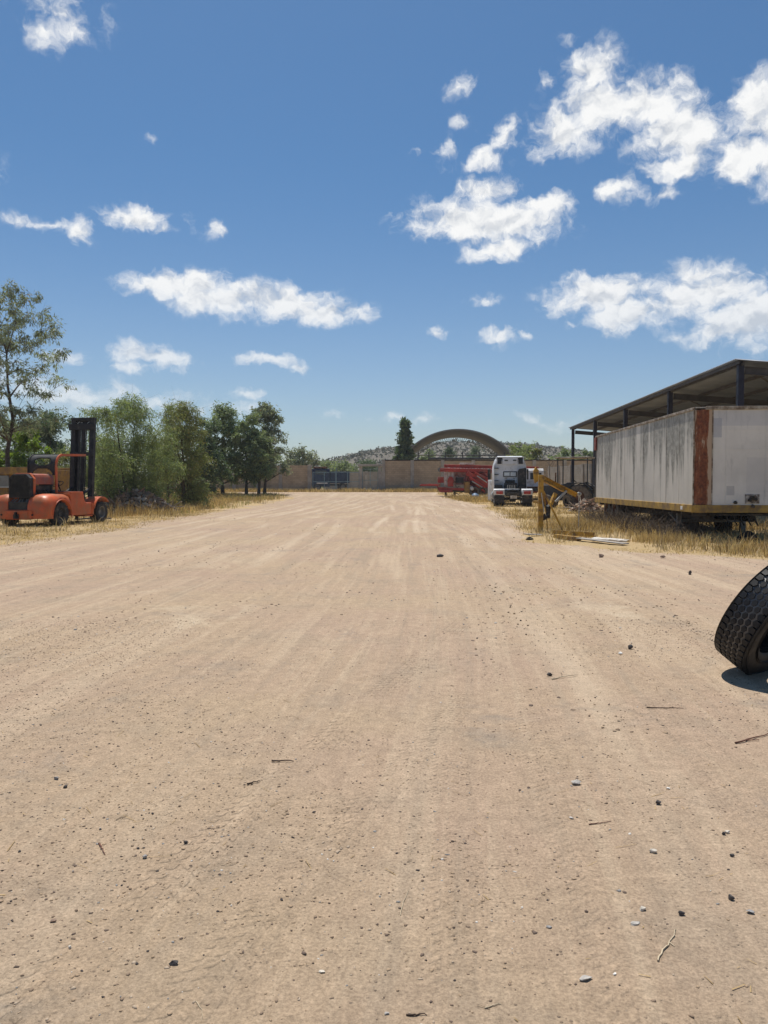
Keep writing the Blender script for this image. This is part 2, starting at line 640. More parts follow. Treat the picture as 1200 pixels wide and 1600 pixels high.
        v = t.math('MULTIPLY_ADD', t.noise(flat, 9, 3), 0.05, v)
        w = t.math('SINE', t.math('MULTIPLY', t.math('ADD', v, t.math('MULTIPLY', au, 0.7)), 2 * math.pi / pitch))
        rib = t.math('SINE', t.math('MULTIPLY', u, 2 * math.pi / 0.055))
        w = t.math('MULTIPLY', t.step(w, -0.8, 0.8), t.step(rib, -0.8, 0.4))
        return t.math('ADD', h, t.math('MULTIPLY', t.math('MULTIPLY', mask, w), amp))
    h = prints(h, -1.02, 2.2, rad(17), 0.14, 0.075, 0.012, -0.6, 7)
    h = prints(h, -0.55, 2.2, rad(20), 0.12, 0.06, 0.008, -0.6, 5)
    h = prints(h, 0.75, 2.2, rad(3.5), 0.16, 0.055, 0.006, -0.8, 22)
    h = prints(h, 1.6, 2.2, rad(5), 0.15, 0.06, 0.005, -0.8, 22)
    h = prints(h, 0.25, 2.2, rad(3.5), 0.13, 0.05, 0.006, -0.8, 18)
    bn = t.node('ShaderNodeBump')
    bn.inputs['Strength'].default_value = 0.85
    bn.inputs['Distance'].default_value = 1.0
    t.l.new(h, bn.inputs['Height'])
    t.l.new(bn.outputs[0], b.inputs['Normal'])
    return m


def axis_pts(segs):
    out = []
    for a, b, st in segs:
        out += list(np.arange(a, b, st))
    return out


# wheel lines: polylines in the yard (x, y)
TRACKS = [
    [(1.2, 2), (1.9, 14), (2.6, 30), (3.0, 44), (2.0, 58), (-1.5, 68), (-6.5, 74)],
    [(3.1, 10), (4.0, 26), (5.2, 44), (5.6, 60), (4.8, 72)],
    [(2.3, 12), (3.2, 26), (4.2, 44), (4.6, 62)],
    [(-5.0, 14), (-5.4, 30), (-4.8, 46), (-3.0, 60), (-2.0, 76)],
    [(-3.4, 14), (-3.4, 30), (-2.2, 46), (0.0, 60), (2.5, 70), (5.0, 74)],
    [(-7.6, 22), (-7.4, 38), (-6.2, 52), (-4.6, 66), (-4.4, 80)],
    [(-0.5, 24), (0.4, 40), (0.6, 54), (-1.8, 66), (-7.0, 71)],
    [(1.0, 24), (1.8, 40), (2.2, 54), (0.0, 66), (-3, 76)],
    [(-8.5, 76), (-4, 72.5), (1, 69), (5, 64)],
    [(-8.5, 78), (-4, 75.5), (1, 73), (6, 70)],
    [(-9, 70), (-4, 66), (0, 61), (3, 53)],
    [(-6, 80), (-2.5, 72), (-1.8, 62), (-3, 52)],
]


def build_ground():
    ys = axis_pts([(-30, 1.2, 2.0), (1.2, 9, .035), (9, 30, .11), (30, 92, .24)])
    v = 92.0
    while v < 5200:
        ys.append(v)
        v += max(1.5, (v - 80) * 0.12)
    px = axis_pts([(0, 3.2, .04), (3.2, 17, .12), (17, 42, .6)])
    v = 42.0
    while v < 4200:
        px.append(v)
        v *= 1.14
    xs = np.array([-a for a in px[:0:-1]] + px)
    ys = np.array(ys)
    XX, YY = np.meshgrid(xs, ys)
    ZZ = gz(XX, YY)
    near = 1 - sstep(14, 40, YY)
    yard = sstep(0.5, 2, YY)
    ZZ = ZZ + near * yard * (0.006 * (fbm(XX * 1.3, YY * 1.1, 5) - .5) + 0.002 * (fbm(XX * 6, YY * 6, 9) - .5))
    tr = np.zeros_like(XX)
    for pl in TRACKS:
        pp = np.array(pl, float)
        pyd = np.interp
        yy = pp[:, 1]
        if np.all(np.diff(yy) > 0):
            cx = np.interp(YY, yy, pp[:, 0])
            d = XX - cx
            inside = (YY > yy[0]) & (YY < yy[-1])
            for off in (0.0, 1.0, 1.75):
                tr = np.maximum(tr, np.where(inside, 1 - sstep(0.05, 0.20, np.abs(d - off + .25 * (fbm(YY / 5, YY * 0, 7) - .5))), 0) * (1.0 if off == 0 else .7))
        else:
            o = np.argsort(pp[:, 0])
            cy = np.interp(XX, pp[o, 0], pp[o, 1])
            d = np.abs(YY - cy + 1.2 * (fbm(XX / 4, XX * 0, 5) - .5))
            inside = (XX > pp[o, 0][0]) & (XX < pp[o, 0][-1])
            tr = np.maximum(tr, np.where(inside, 1 - sstep(0.12, 0.45, d), 0))
    brk = fbm(XX * 0.9, YY * 0.25, 77)
    tr = tr * sstep(0.36, 0.62, brk) * (.35 * sstep(1, 6, YY) + .65 * sstep(8, 34, YY))
    ZZ = ZZ - 0.02 * tr
    st = straw_mask(XX, YY)
    ZZ = ZZ + st * 0.05 * (fbm(XX * 1.6, YY * 1.6, 21) - .3)
    nx, ny = len(xs), len(ys)
    V = np.stack([XX, YY, ZZ], -1).reshape(-1, 3)
    i = np.arange(nx * ny).reshape(ny, nx)
    F = np.stack([i[:-1, :-1], i[:-1, 1:], i[1:, 1:], i[1:, :-1]], -1).reshape(-1, 4)
    o = quads('ground', V, F, ground_material(), smooth=True)
    for nm, arr in (('straw', st), ('track', tr)):
        a = o.data.attributes.new(nm, 'FLOAT', 'POINT')
        a.data.foreach_set('value', arr.astype(np.float32).ravel())
    tag(o, 'bare tan dirt yard with wheel marks and dry straw verges', 'ground', kind='structure')


build_ground()


# ------------------------------------------------------------------ hill behind everything
HPX = [-300, 100, 300, 420, 480, 520, 560, 600, 650, 690, 730, 770, 810, 850, 900, 960, 1050, 1200, 1500]
HPY = [748, 744, 738, 733, 727, 723, 711, 702, 697, 694, 695, 696, 699, 704, 710, 716, 722, 730, 745]
HD = 430.0


def hill_z(x, y):
    ridge = np.interp(x, [X(p, HD) for p in HPX], [Z(q, HD) for q in HPY])
    prof = np.where(y < HD, sstep(150, HD, y), 1 - 0.85 * sstep(HD, 800, y))
    n = (fbm(x / 40, y / 40, 8, 5) - .5) * 7 + (fbm(x / 9, y / 9, 18, 3) - .5) * 1.6
    return 0.4 + (ridge - 0.4) * prof + n * prof * 0.7 - 0.6 * (1 - prof)


def build_hill():
    xs = np.linspace(-330, 420, 190)
    ys = np.concatenate([np.linspace(140, 470, 110), np.linspace(480, 900, 20)])
    XX, YY = np.meshgrid(xs, ys)
    ZZ = hill_z(XX, YY)
    V = np.stack([XX, YY, ZZ], -1).reshape(-1, 3)
    nx, ny = len(xs), len(ys)
    i = np.arange(nx * ny).reshape(ny, nx)
    F = np.stack([i[:-1, :-1], i[:-1, 1:], i[1:, 1:], i[1:, :-1]], -1).reshape(-1, 4)
    m, t, b, out = newmat('hill_soil')
    co = t.node('ShaderNodeTexCoord').outputs['Object']
    n = t.noise(co, 0.12, 7, .7)
    c = t.mix(t.step(n, .35, .65), (0.095, 0.08, 0.062, 1), (0.165, 0.138, 0.108, 1))
    n2 = t.noise(co, 0.5, 6, .7)
    c = t.mix(t.step(n2, .52, .62), c, (0.085, 0.095, 0.055, 1))
    t.l.new(c, b.inputs['Base Color'])
    b.inputs['Roughness'].default_value = 0.95
    o = quads('hill', V, F, m, smooth=True)
    tag(o, 'low dry stony hill dotted with dark scrub behind the yard', 'hill', kind='structure')
    # scrub: too many to count
    N = 9000
    cx = NR.uniform(-90, 190, N)
    cy = NR.uniform(210, 445, N)
    cz = hill_z(cx, cy)
    r = NR.uniform(0.35, 0.95, N) * np.where(NR.random(N) < .05, 2.2, 1)
    K = 7
    ctr = np.repeat(np.stack([cx, cy, cz], -1), K, 0)
    rr = np.repeat(r, K)
    off = NR.normal(size=(N * K, 3))
    off /= np.linalg.norm(off, axis=1, keepdims=True)
    off[:, 2] = np.abs(off[:, 2]) * 1.1
    c0 = ctr + off * (rr * NR.uniform(.4, 1, N * K))[:, None]
    V, F = leaf_cards(c0, rr * NR.uniform(.7, 1.2, N * K), 0.7)
    o = quads('hill_scrub', V, F, M['scrub'])
    tag(o, 'dark thorny scrub scattered over the far hillside', 'scrub', kind='stuff')


def leaf_cards(c, size, wf=0.4, droop=0.0, ax=None):
    n = len(c)
    a = NR.normal(size=(n, 3)) if ax is None else ax + NR.normal(size=(n, 3)) * 0.45
    a[:, 2] -= droop
    a /= np.linalg.norm(a, axis=1, keepdims=True)
    w = np.cross(a, NR.normal(size=(n, 3)))
    w /= np.linalg.norm(w, axis=1, keepdims=True) + 1e-9
    s = np.asarray(size)[:, None]
    hl, hw = a * s * 0.5, w * s * 0.5 * wf
    V = np.stack([c - hl, c + hw - hl * .1, c + hl, c - hw - hl * .1], 1).reshape(-1, 3)
    F = np.arange(4 * n).reshape(n, 4)
    return V, F


M = {}
M['scrub'] = leafmat('scrub_leaves', (0.075, 0.078, 0.052), (0.15, 0.135, 0.095), 0.12)
M['pirul'] = leafmat('pirul_leaves', (0.15, 0.20, 0.09), (0.26, 0.30, 0.15), 0.42, (0.22, 0.20, 0.10), 0.05)
M['olive'] = leafmat('olive_leaves', (0.14, 0.165, 0.06), (0.235, 0.25, 0.11), 0.40, (0.24, 0.18, 0.07), 0.10)
M['dark_leaf'] = leafmat('dark_leaves', (0.065, 0.105, 0.06), (0.13, 0.175, 0.105), 0.36)
M['silver_leaf'] = leafmat('silver_leaves', (0.15, 0.18, 0.135), (0.29, 0.32, 0.25), 0.38, (0.20, 0.14, 0.08), 0.04)
M['lime_leaf'] = leafmat('lime_leaves', (0.12, 0.19, 0.025), (0.20, 0.27, 0.05), 0.45)
M['mid_leaf'] = leafmat('mid_leaves', (0.15, 0.20, 0.105), (0.27, 0.32, 0.185), 0.35)
M['bark'] = pmat('bark', (0.085, 0.065, 0.05), .9, var=.4, vscale=9, bump=.5, bscale=20)
M['bark_grey'] = pmat('bark_grey', (0.19, 0.16, 0.13), .9, var=.4, vscale=9)
M['dry_grass'] = leafmat('dry_grass', (0.40, 0.275, 0.135), (0.66, 0.50, 0.29), 0.25, (0.24, 0.16, 0.07), 0.22)
M['dead_grass'] = leafmat('dead_grass', (0.27, 0.175, 0.075), (0.48, 0.34, 0.17), 0.22, (0.13, 0.09, 0.05), 0.25)
M['tan_grass'] = leafmat('tan_grass', (0.36, 0.27, 0.15), (0.56, 0.45, 0.30), 0.22, (0.20, 0.14, 0.08), 0.3)
M['green_grass'] = leafmat('green_grass', (0.15, 0.165, 0.05), (0.28, 0.26, 0.10), 0.3, (0.42, 0.32, 0.14), 0.35)

build_hill()


# ------------------------------------------------------------------ trees
def tree(name, label, cat, base, h, r, mat, nleaf=7000, leaf=0.16, wf=0.34, lo=0.25, trunk=0.10, seed=0, droop=0.4, lean=(0, 0),
         group=None, shape='round', bark='bark', clumps=34, csize=0.20, stems=1, hang=0.0, limbs_shown=True, ry=None):
    rr = random.Random(seed)
    nr = np.random.default_rng(seed + 100)
    z0 = g1(base[0], base[1]) if len(base) < 3 else base[2]
    root = thing(name, (base[0], base[1], z0 - 0.05), 0, label, cat, group)
    ry = r if ry is None else ry
    cl = []
    tries = 0
    while len(cl) < clumps and tries < 6000:
        tries += 1
        t = rr.random()
        zz = lo * h + (1 - lo) * h * t
        if shape == 'round':
            env = math.sin(math.pi * min(1, t * 0.80 + 0.17)) ** 0.6
        elif shape == 'cone':
            env = (1 - t) ** 0.75 * 0.95 + 0.06
            if t < 0.12:
                env *= 0.6 + t * 3
        elif shape == 'vase':
            env = 0.30 + 0.75 * math.sin(math.pi * min(1, t * 0.75 + 0.12))
        else:   # column
            env = 0.55 + 0.45 * math.sin(math.pi * min(1, t * 0.9 + 0.1))
        a = rr.random() * 2 * math.pi
        q = math.sqrt(rr.random())
        lob = 0.80 + 0.28 * math.sin(2.7 * a + seed) + 0.16 * math.sin(5 * a + 3 * t + seed)
        x = math.cos(a) * q * env * r * lob + lean[0] * t
        y = math.sin(a) * q * env * ry * lob + lean[1] * t
        if all((x - c[0]) ** 2 + (y - c[1]) ** 2 + (zz - c[2]) ** 2 > (csize * r * 0.55) ** 2 for c in cl):
            cl.append((x, y, zz, q * env))
    # trunk and limbs
    mb = MB()
    top = 0.86 * h
    stemlist = []
    for s in range(stems):
        a = s * 2.4 + seed
        sp = 0.0 if stems == 1 else 0.34 * r
        pts = []
        for i in range(7):
            t = i / 6
            pts.append(Vector((lean[0] * t + math.cos(a) * sp * t ** 0.8 + rr.uniform(-1, 1) * 0.05 * h * t * 0.6,
                               lean[1] * t + math.sin(a) * sp * t ** 0.8 + rr.uniform(-1, 1) * 0.05 * h * t * 0.6,
                               top * t * (1 - 0.08 * s))))
        stemlist.append(pts)
        k = 1.0 if stems == 1 else 0.72
        mb.tube(pts, [trunk * k * (1.25 if i == 0 else 1) * (1 - 0.88 * (i / 6) ** 0.9) for i in range(7)], 8)
    nodes = []
    for pts in stemlist:
        for i in range(1, 6):
            for f in (0, .33, .66):
                q = pts[i].lerp(pts[i + 1], f)
                if q.z > 0.10 * h:
                    k = 1.0 if stems == 1 else 0.72
                    nodes.append((q, trunk * k * (1 - 0.88 * ((i + f) / 6) ** 0.9)))
    cl.sort(key=lambda c: math.hypot(c[0], c[1]) + 0.25 * c[2])
    for c in cl:
        e = Vector(c[:3])
        best = min(nodes, key=lambda n: (n[0] - e).length + 2.2 * max(0, n[0].z - e.z + 0.45 * math.hypot(n[0].x - e.x, n[0].y - e.y)))
        s0, w0 = best
        dv = e - s0
        mid = s0.lerp(e, 0.5) + Vector((rr.uniform(-.06, .06), rr.uniform(-.06, .06), rr.uniform(-.02, .10))) * dv.length
        w = min(w0 * .72, trunk * .45)
        w = max(w, trunk * .07)
        mb.tube([s0, mid, e], [w, w * .78, w * .5], 5)
        nodes.append((mid, w * .78))
        nodes.append((e, w * .5))
        for k in range(3):
            e2 = e + Vector((rr.gauss(0, 1), rr.gauss(0, 1), rr.gauss(0, .8))) * csize * r * 0.9
            mb.tube([mid.lerp(e, .6), e2], [w * .4, w * .15], 4, False)
    mb.build('trunk', M[bark], root, smooth=60, recalc=False)
    # leaves
    per = max(10, int(nleaf * 1.75) // len(cl))
    C, A = [], []
    for c in cl:
        k = int(per * rr.uniform(.55, 1.45))
        cs = csize * 1.22 * r * rr.uniform(.7, 1.35)
        tw = max(3, k // 14)
        tips = nr.normal(size=(tw, 3))
        tips /= np.linalg.norm(tips, axis=1, keepdims=True)
        tips *= (nr.random((tw, 1)) ** 0.5) * cs * 1.15
        tips[:, 2] *= 0.8
        idx = nr.integers(0, tw, k)
        s = nr.random((k, 1))
        ctr = np.array(c[:3]) + tips[idx] * (0.35 + 0.75 * s) + nr.normal(size=(k, 3)) * cs * 0.12
        if hang:
            ctr[:, 2] -= hang * s[:, 0] ** 1.5
        C.append(ctr)
        A.append(tips[idx] / (np.linalg.norm(tips[idx], axis=1, keepdims=True) + 1e-6))
    C = np.concatenate(C)
    A = np.concatenate(A)
    C[:, 2] = np.maximum(C[:, 2], 0.12)
    V, F = leaf_cards(C, leaf * NR.uniform(.65, 1.3, len(C)), wf, droop, A)
    quads('crown', V, F, M[mat], root)
    return root


def tp(px, d):
    return (X(px, d), d)


def th(py, d, b):
    return Z(py, d) - g1(*b)


GT = 'trees along the left verge'
b = tp(8, 37)
tree('tall_tree', 'tall slender tree with grey-green drooping leaves rising behind the orange forklift', 'tree', b, th(449, 37, b), 3.0, 'silver_leaf',
     9500, .19, .22, lo=.37, trunk=.15, seed=6, droop=.9, clumps=100, csize=.165, lean=(.5, 0), shape='round', stems=1)
b = tp(205, 41)
tree('pepper_tree', 'biggest bushy pale green pepper tree standing over the rubble heap beside the forklift mast', 'tree', b, th(622, 41, b), 2.75, 'pirul',
     22000, .15, .24, lo=.14, trunk=.16, seed=8, droop=.9, clumps=74, csize=.24, stems=2, hang=.35, group=GT)
b = tp(152, 45)
tree('pepper_tree', 'pepper tree half hidden right behind the black forklift mast', 'tree', b, th(640, 45, b), 1.9, 'pirul',
     9000, .15, .26, lo=.10, trunk=.12, seed=12, droop=.9, clumps=44, csize=.26, stems=1, hang=.3, group=GT)
b = tp(288, 47)
tree('pepper_tree', 'olive-toned bushy tree second from the forklift, touching the biggest pepper tree', 'tree', b, th(634, 47, b), 2.35, 'olive',
     15000, .15, .26, lo=.10, trunk=.15, seed=15, droop=.8, clumps=60, csize=.26, stems=2, hang=.35, group=GT)
b = tp(262, 52)
tree('pepper_tree', 'thin-topped tree peeking out between the biggest pepper tree and the olive-toned tree', 'tree', b, th(628, 52, b), 1.5, 'mid_leaf',
     4200, .15, .3, lo=.2, trunk=.1, seed=19, droop=.6, clumps=30, csize=.24, group=GT)
b = tp(348, 66)
tree('shade_tree', 'dark green upright tree with a bare lower trunk in the middle of the verge row', 'tree', b, th(637, 66, b), 2.0, 'mid_leaf',
     11000, .22, .4, lo=.17, trunk=.16, seed=23, droop=.4, clumps=60, csize=.28, group=GT, shape='round')
b = tp(385, 66)
tree('shade_tree', 'small dark tree between the upright dark tree and the end tree', 'tree', b, th(648, 66, b), 1.75, 'mid_leaf',
     8000, .21, .4, lo=.20, trunk=.14, seed=27, droop=.4, clumps=46, csize=.30, group=GT, shape='round')
b = tp(413, 69)
tree('shade_tree', 'airy grey-green tree at the far right end of the verge row', 'tree', b, th(631, 69, b), 2.35, 'silver_leaf',
     8200, .22, .4, lo=.24, trunk=.14, seed=33, droop=.5, clumps=66, csize=.22, group=GT, lean=(.3, 0))
b = tp(404, 65.5)
tree('shade_tree', 'bright green low round tree in front of the airy end tree', 'tree', b, th(682, 65.5, b), 1.6, 'mid_leaf',
     6000, .19, .42, lo=.30, trunk=.15, seed=35, droop=.3, clumps=36, csize=.3, group=GT, lean=(.35, 0))
b = tp(318, 60)
tree('shade_tree', 'dark tree filling the gap behind the olive-toned tree', 'tree', b, th(655, 60, b), 1.9, 'dark_leaf',
     7500, .2, .4, lo=.10, trunk=.15, seed=38, droop=.4, clumps=40, csize=.3, group=GT)
b = tp(312, 52)
tree('bush', 'low bright green bush in the dry grass under the olive-toned tree', 'bush', b, 1.75, .8, 'mid_leaf', 2200, .16, .4, lo=.05, trunk=.04, seed=41, clumps=20, csize=.36)
GB = 'trees and bushes behind the forklift'
b = tp(78, 56)
tree('scrub_tree', 'dark spreading scrub tree in the background above the forklift hood', 'tree', b, th(648, 56, b), 3.3, 'dark_leaf', 12000, .2, .36, lo=.08, trunk=.2, seed=44, clumps=64, csize=.2, group=GB)
b = tp(22, 60)
tree('scrub_tree', 'dark background tree at the left edge behind the tall slender trunk', 'tree', b, th(655, 60, b), 2.6, 'mid_leaf', 8000, .2, .36, lo=.08, trunk=.2, seed=46, clumps=44, csize=.24, group=GB)
b = tp(44, 42)
tree('bush', 'bright lime green leafy bush behind the ochre container', 'bush', b, th(676, 42, b), 1.35, 'lime_leaf', 3600, .2, .5, lo=.2, trunk=.07, seed=50, clumps=30, csize=.3, stems=2, group=GB)
b = tp(-8, 41)
tree('bush', 'second lime green bush at the left border behind the ochre container', 'bush', b, th(715, 41, b), .9, 'lime_leaf', 1500, .2, .5, lo=.2, trunk=.06, seed=51, clumps=18, csize=.34, group=GB)
b = tp(100, 50)
tree('bush', 'olive bush low between the forklift roof and the dark scrub tree', 'bush', b, 3.4, 1.6, 'olive', 3800, .18, .34, lo=.05, trunk=.07, seed=53, clumps=30, csize=.3, group=GB)
b = tp(172, 56)
tree('bush', 'dark green thicket low behind the biggest pepper tree', 'bush', b, 4.0, 2.4, 'dark_leaf', 6000, .2, .34, lo=.05, trunk=.07, seed=54, clumps=40, csize=.3, group=GB)
b = tp(250, 60)
tree('bush', 'dark green thicket low behind the olive-toned tree', 'bush', b, 4.2, 2.6, 'dark_leaf', 6000, .2, .34, lo=.05, trunk=.07, seed=56, clumps=40, csize=.3, group=GB)
GW = 'trees standing beyond the block wall'
b = tp(466, 112)
tree('round_tree', 'pale olive round tree just beyond the left stretch of block wall', 'tree', b, th(697, 112, b), 3.4, 'silver_leaf', 5500, .32, .45, lo=.1, trunk=.2, seed=60, clumps=44, csize=.24, group=GW)
b = tp(420, 116)
tree('round_tree', 'pale olive tree mostly hidden by the airy end tree, beyond the wall', 'tree', b, 5.6, 3.2, 'mid_leaf', 3500, .32, .45, lo=.1, trunk=.2, seed=61, clumps=34, csize=.24, group=GW)
b = tp(633, 96)
tree('conifer', 'dark conical evergreen standing at the left foot of the arched roof', 'tree', b, th(656, 96, b), 1.75, 'dark_leaf', 15000, .30, .45, lo=.06, trunk=.2, seed=64, droop=-.3, clumps=120, csize=.26, shape='cone')
for i, (px, py, d, r_, mt, lb) in enumerate([
        (815, 690, 96, 2.6, 'pirul', 'light green bushy tree behind the roof of the white truck cab'),
        (838, 704, 92, 1.5, 'olive', 'olive bush right of the white truck cab, beyond the wall'),
        (882, 706, 90, 2.4, 'mid_leaf', 'green tree beyond the wall behind the pale tractor canopy'),
        (915, 706, 86, 2.2, 'mid_leaf', 'green tree beyond the wall next to the white trailer rear end'),
        (540, 724, 125, 3.2, 'mid_leaf', 'low green bush seen over the barred gate'),
        (577, 722, 128, 3.4, 'dark_leaf', 'low dark green bush seen over the doorway lintel'),
        (512, 721, 140, 3.0, 'mid_leaf', 'distant green bush left of the gate, over the navy machine'),
        (668, 706, 150, 2.4, 'mid_leaf', 'small tree under the left end of the arched roof'),
        (702, 700, 150, 2.2, 'dark_leaf', 'small dark tree under the middle of the arched roof'),
        (744, 700, 150, 2.6, 'dark_leaf', 'small dark tree under the right end of the arched roof')]):
    b = tp(px, d)
    tree('round_tree', lb, 'tree', b, th(py, d, b), r_, mt, 3600, .28, .45, lo=.1, trunk=.15, seed=70 + i, clumps=30, csize=.3, group=GW)


def bare_tree(label, base, h, seed, n=6):
    rr = random.Random(seed)
    root = thing('bare_tree', (base[0], base[1], g1(*base) - .05), 0, label, 'tree', 'bare trees right of the truck')
    mb, tw = MB(), MB()

    def grow(p, d, ln, r, lv):
        q = p + d * ln
        mid = p.lerp(q, .5) + Vector((rr.gauss(0, .04), rr.gauss(0, .04), 0)) * ln
        (mb if lv < 2 else tw).tube([p, mid, q], [r, r * .85, r * .6], 5, False)
        if lv >= 5:
            return
        for k in range(3 if lv else 4):
            dd = (d + Vector((rr.gauss(0, .42), rr.gauss(0, .42), rr.uniform(0, .25)))).normalized()
            grow(p.lerp(q, rr.uniform(.55, 1)), dd, ln * rr.uniform(.55, .8), r * .55, lv + 1)
    grow(Vector((0, 0, 0)), Vector((0, 0, 1)), h * .30, .10, 0)
    mb.build('trunk', M['bark_grey'], root, smooth=60, recalc=False)
    tw.build('twigs', M['bark_grey'], root, smooth=60, recalc=False)


bare_tree('leafless grey tree between the white truck cab and the shed post', tp(857, 74), th(696, 74, tp(857, 74)), 5)
bare_tree('smaller leafless tree close to the first shed post', tp(874, 78), th(712, 78, tp(874, 78)), 9)


# ------------------------------------------------------------------ grass
def grass(name, label, xy, hmin, hmax, mat, per=22, spread=.16, w=.008, lean=.5, kind='stuff'):
    n = len(xy)
    zc = gz(xy[:, 0], xy[:, 1])
    hh = NR.uniform(hmin, hmax, n)
    c = np.repeat(np.concatenate([xy, zc[:, None]], 1), per, 0)
    h = np.repeat(hh, per) * NR.uniform(.45, 1.15, n * per)
    m = n * per
    off = NR.normal(size=(m, 2)) * spread
    base = c.copy()
    base[:, :2] += off
    base[:, 2] = gz(base[:, 0], base[:, 1]) - .01
    d = off / (np.linalg.norm(off, axis=1, keepdims=True) + 1e-6) * NR.uniform(.1, 1, (m, 1)) * lean + NR.normal(size=(m, 2)) * .25 * lean
    ang = NR.uniform(0, 2 * np.pi, m)
    wv = np.stack([np.cos(ang), np.sin(ang), np.zeros(m)], 1) * (w * NR.uniform(.6, 1.4, m))[:, None]
    mid = base.copy()
    mid[:, :2] += d * h[:, None] * .35
    mid[:, 2] += h * .6
    tip = base.copy()
    tip[:, :2] += d * h[:, None]
    tip[:, 2] += h * NR.uniform(.8, 1.05, m)
    V = np.stack([base - wv, base + wv, mid + wv * .7, mid - wv * .7, tip + wv * .15, tip - wv * .15], 1).reshape(-1, 3)
    k = np.arange(m)[:, None] * 6
    F = np.concatenate([k + np.array([0, 1, 2, 3]), k + np.array([3, 2, 4, 5])], 0)
    o = quads(name, V, F, M[mat])
    return tag(o, label, 'grass', kind=kind)


def scatter(n, x0, x1, y0, y1, fn):
    out = []
    while len(out) < n:
        x = NR.uniform(x0, x1, n * 2)
        y = NR.uniform(y0, y1, n * 2)
        p = fn(x, y)
        keep = NR.random(n * 2) < p
        out += list(np.stack([x, y], 1)[keep])
    return np.array(out[:n])


def dr(x, y):   # distance inside the right verge
    return x - right_edge(y) + (fbm(x * .9, y * .5, 41, 4) - .5) * 1.6


def dl(x, y):
    return left_edge(y) - x + (fbm(x * .9, y * .5, 43, 4) - .5) * 1.6


patch = lambda x, y, s, f=1.0: sstep(.36, .62, fbm(np.asarray(x) * f, np.asarray(y) * f, s, 4)) * (1 - ((np.asarray(x) > 4.6) & (np.asarray(x) < 6.2) & (np.asarray(y) > 17.6) & (np.asarray(y) < 20.6)))
xy = scatter(900, 3.5, 13, 14.5, 34, lambda x, y: sstep(.7, 2.4, dr(x, y)) * sstep(.44, .62, fbm(x * .8, y * .8, 51, 4)) * (1 - ((x > 4.4) & (x < 6.4) & (y > 17.4) & (y < 20.6))) * (1 - .8 * (1 - sstep(5.4, 6.6, x)) * (1 - sstep(22, 25, y))) * (1 - .75 * sstep(19.8, 21.5, y) * sstep(8.6, 9.4, x)))
grass('dry_grass', 'tall dry golden grass along the foot of the white trailer', xy, .10, .36, 'dry_grass', 22, .15, .006)
xy = scatter(240, 5.5, 12.5, 16.6, 27, lambda x, y: sstep(1.2, 2.2, dr(x, y)) * patch(x, y, 52, .6))
grass('weeds', 'rust brown dead weeds standing under the trailer rail', xy, .15, .62, 'dead_grass', 14, .2, .006, .6)
xy = scatter(1500, 3.5, 14, 14.5, 50, lambda x, y: sstep(-.1, .5, dr(x, y)) * (.05 + .95 * patch(x, y, 53, .7)))
grass('straw_litter', 'short flattened straw around the yellow jib frame', xy, .03, .14, 'dry_grass', 22, .25, .006, 1.8)
xy = scatter(700, 4.5, 16, 32, 78, lambda x, y: sstep(.1, .9, dr(x, y)) * (.2 + .8 * patch(x, y, 54, .5)))
grass('dry_grass', 'dry grass around the white truck and the red machine', xy, .08, .30, 'dry_grass', 22, .25, .012)
xy = scatter(1900, -14, -8, 15, 44, lambda x, y: sstep(-.1, .7, dl(x, y)) * (.25 + .75 * patch(x, y, 55, .7)))
grass('straw_litter', 'flattened pale straw on the ground in front of the forklift', xy, .03, .10, 'dry_grass', 24, .28, .008, 2.0)
xy = scatter(900, -20, -7.2, 35, 72, lambda x, y: sstep(.6, 3.0, dl(x, y)) * (.02 + .98 * sstep(.45, .60, fbm(x * .5, y * .35, 56, 4))))
grass('dry_grass', 'tall dry grass under the row of verge trees', xy, .10, .52, 'dry_grass', 22, .34, .012)
xy = scatter(420, -18, -7.2, 38, 70, lambda x, y: sstep(.6, 1.4, dl(x, y)) * patch(x, y, 57, .4))
grass('green_grass', 'half green weeds in the verge grass', xy, .12, .4, 'green_grass', 22, .3, .014)
xy = scatter(110, -16, -11, 33, 42, lambda x, y: sstep(1.4, 2.4, dl(x, y)) * patch(x, y, 58, .8))
grass('weeds', 'tall brown weeds behind the forklift and the rubble heap', xy, .3, 1.1, 'dead_grass', 14, .3, .010, .5)
xy = scatter(700, -22, 9, 76.5, 80, lambda x, y: sstep(.35, .6, fbm(x * .3, y * .3, 59)) * np.where((x > -7.6) & (x < -.2), .25, 1))
grass('dry_grass', 'dry grass fringe at the foot of the block wall', xy, .15, .5, 'dry_grass', 22, .3, .02)
xy = scatter(240, 3.6, 9, 56, 62, lambda x, y: sstep(.1, .9, dr(x, y)))
grass('dry_grass', 'dry grass fringe before the red machine', xy, .15, .45, 'dry_grass', 22, .3, .014)
xy = scatter(60, 2.9, 4.6, 3.7, 5.6, lambda x, y: sstep(.0, .5, x - 2.75 + .25 * np.abs(y - 4.8)) * patch(x, y, 60, 1.5))
grass('straw_litter', 'thin straw wisps on the dirt below the leaning tyre', xy, .02, .06, 'dry_grass', 16, .12, .002, 2.5)


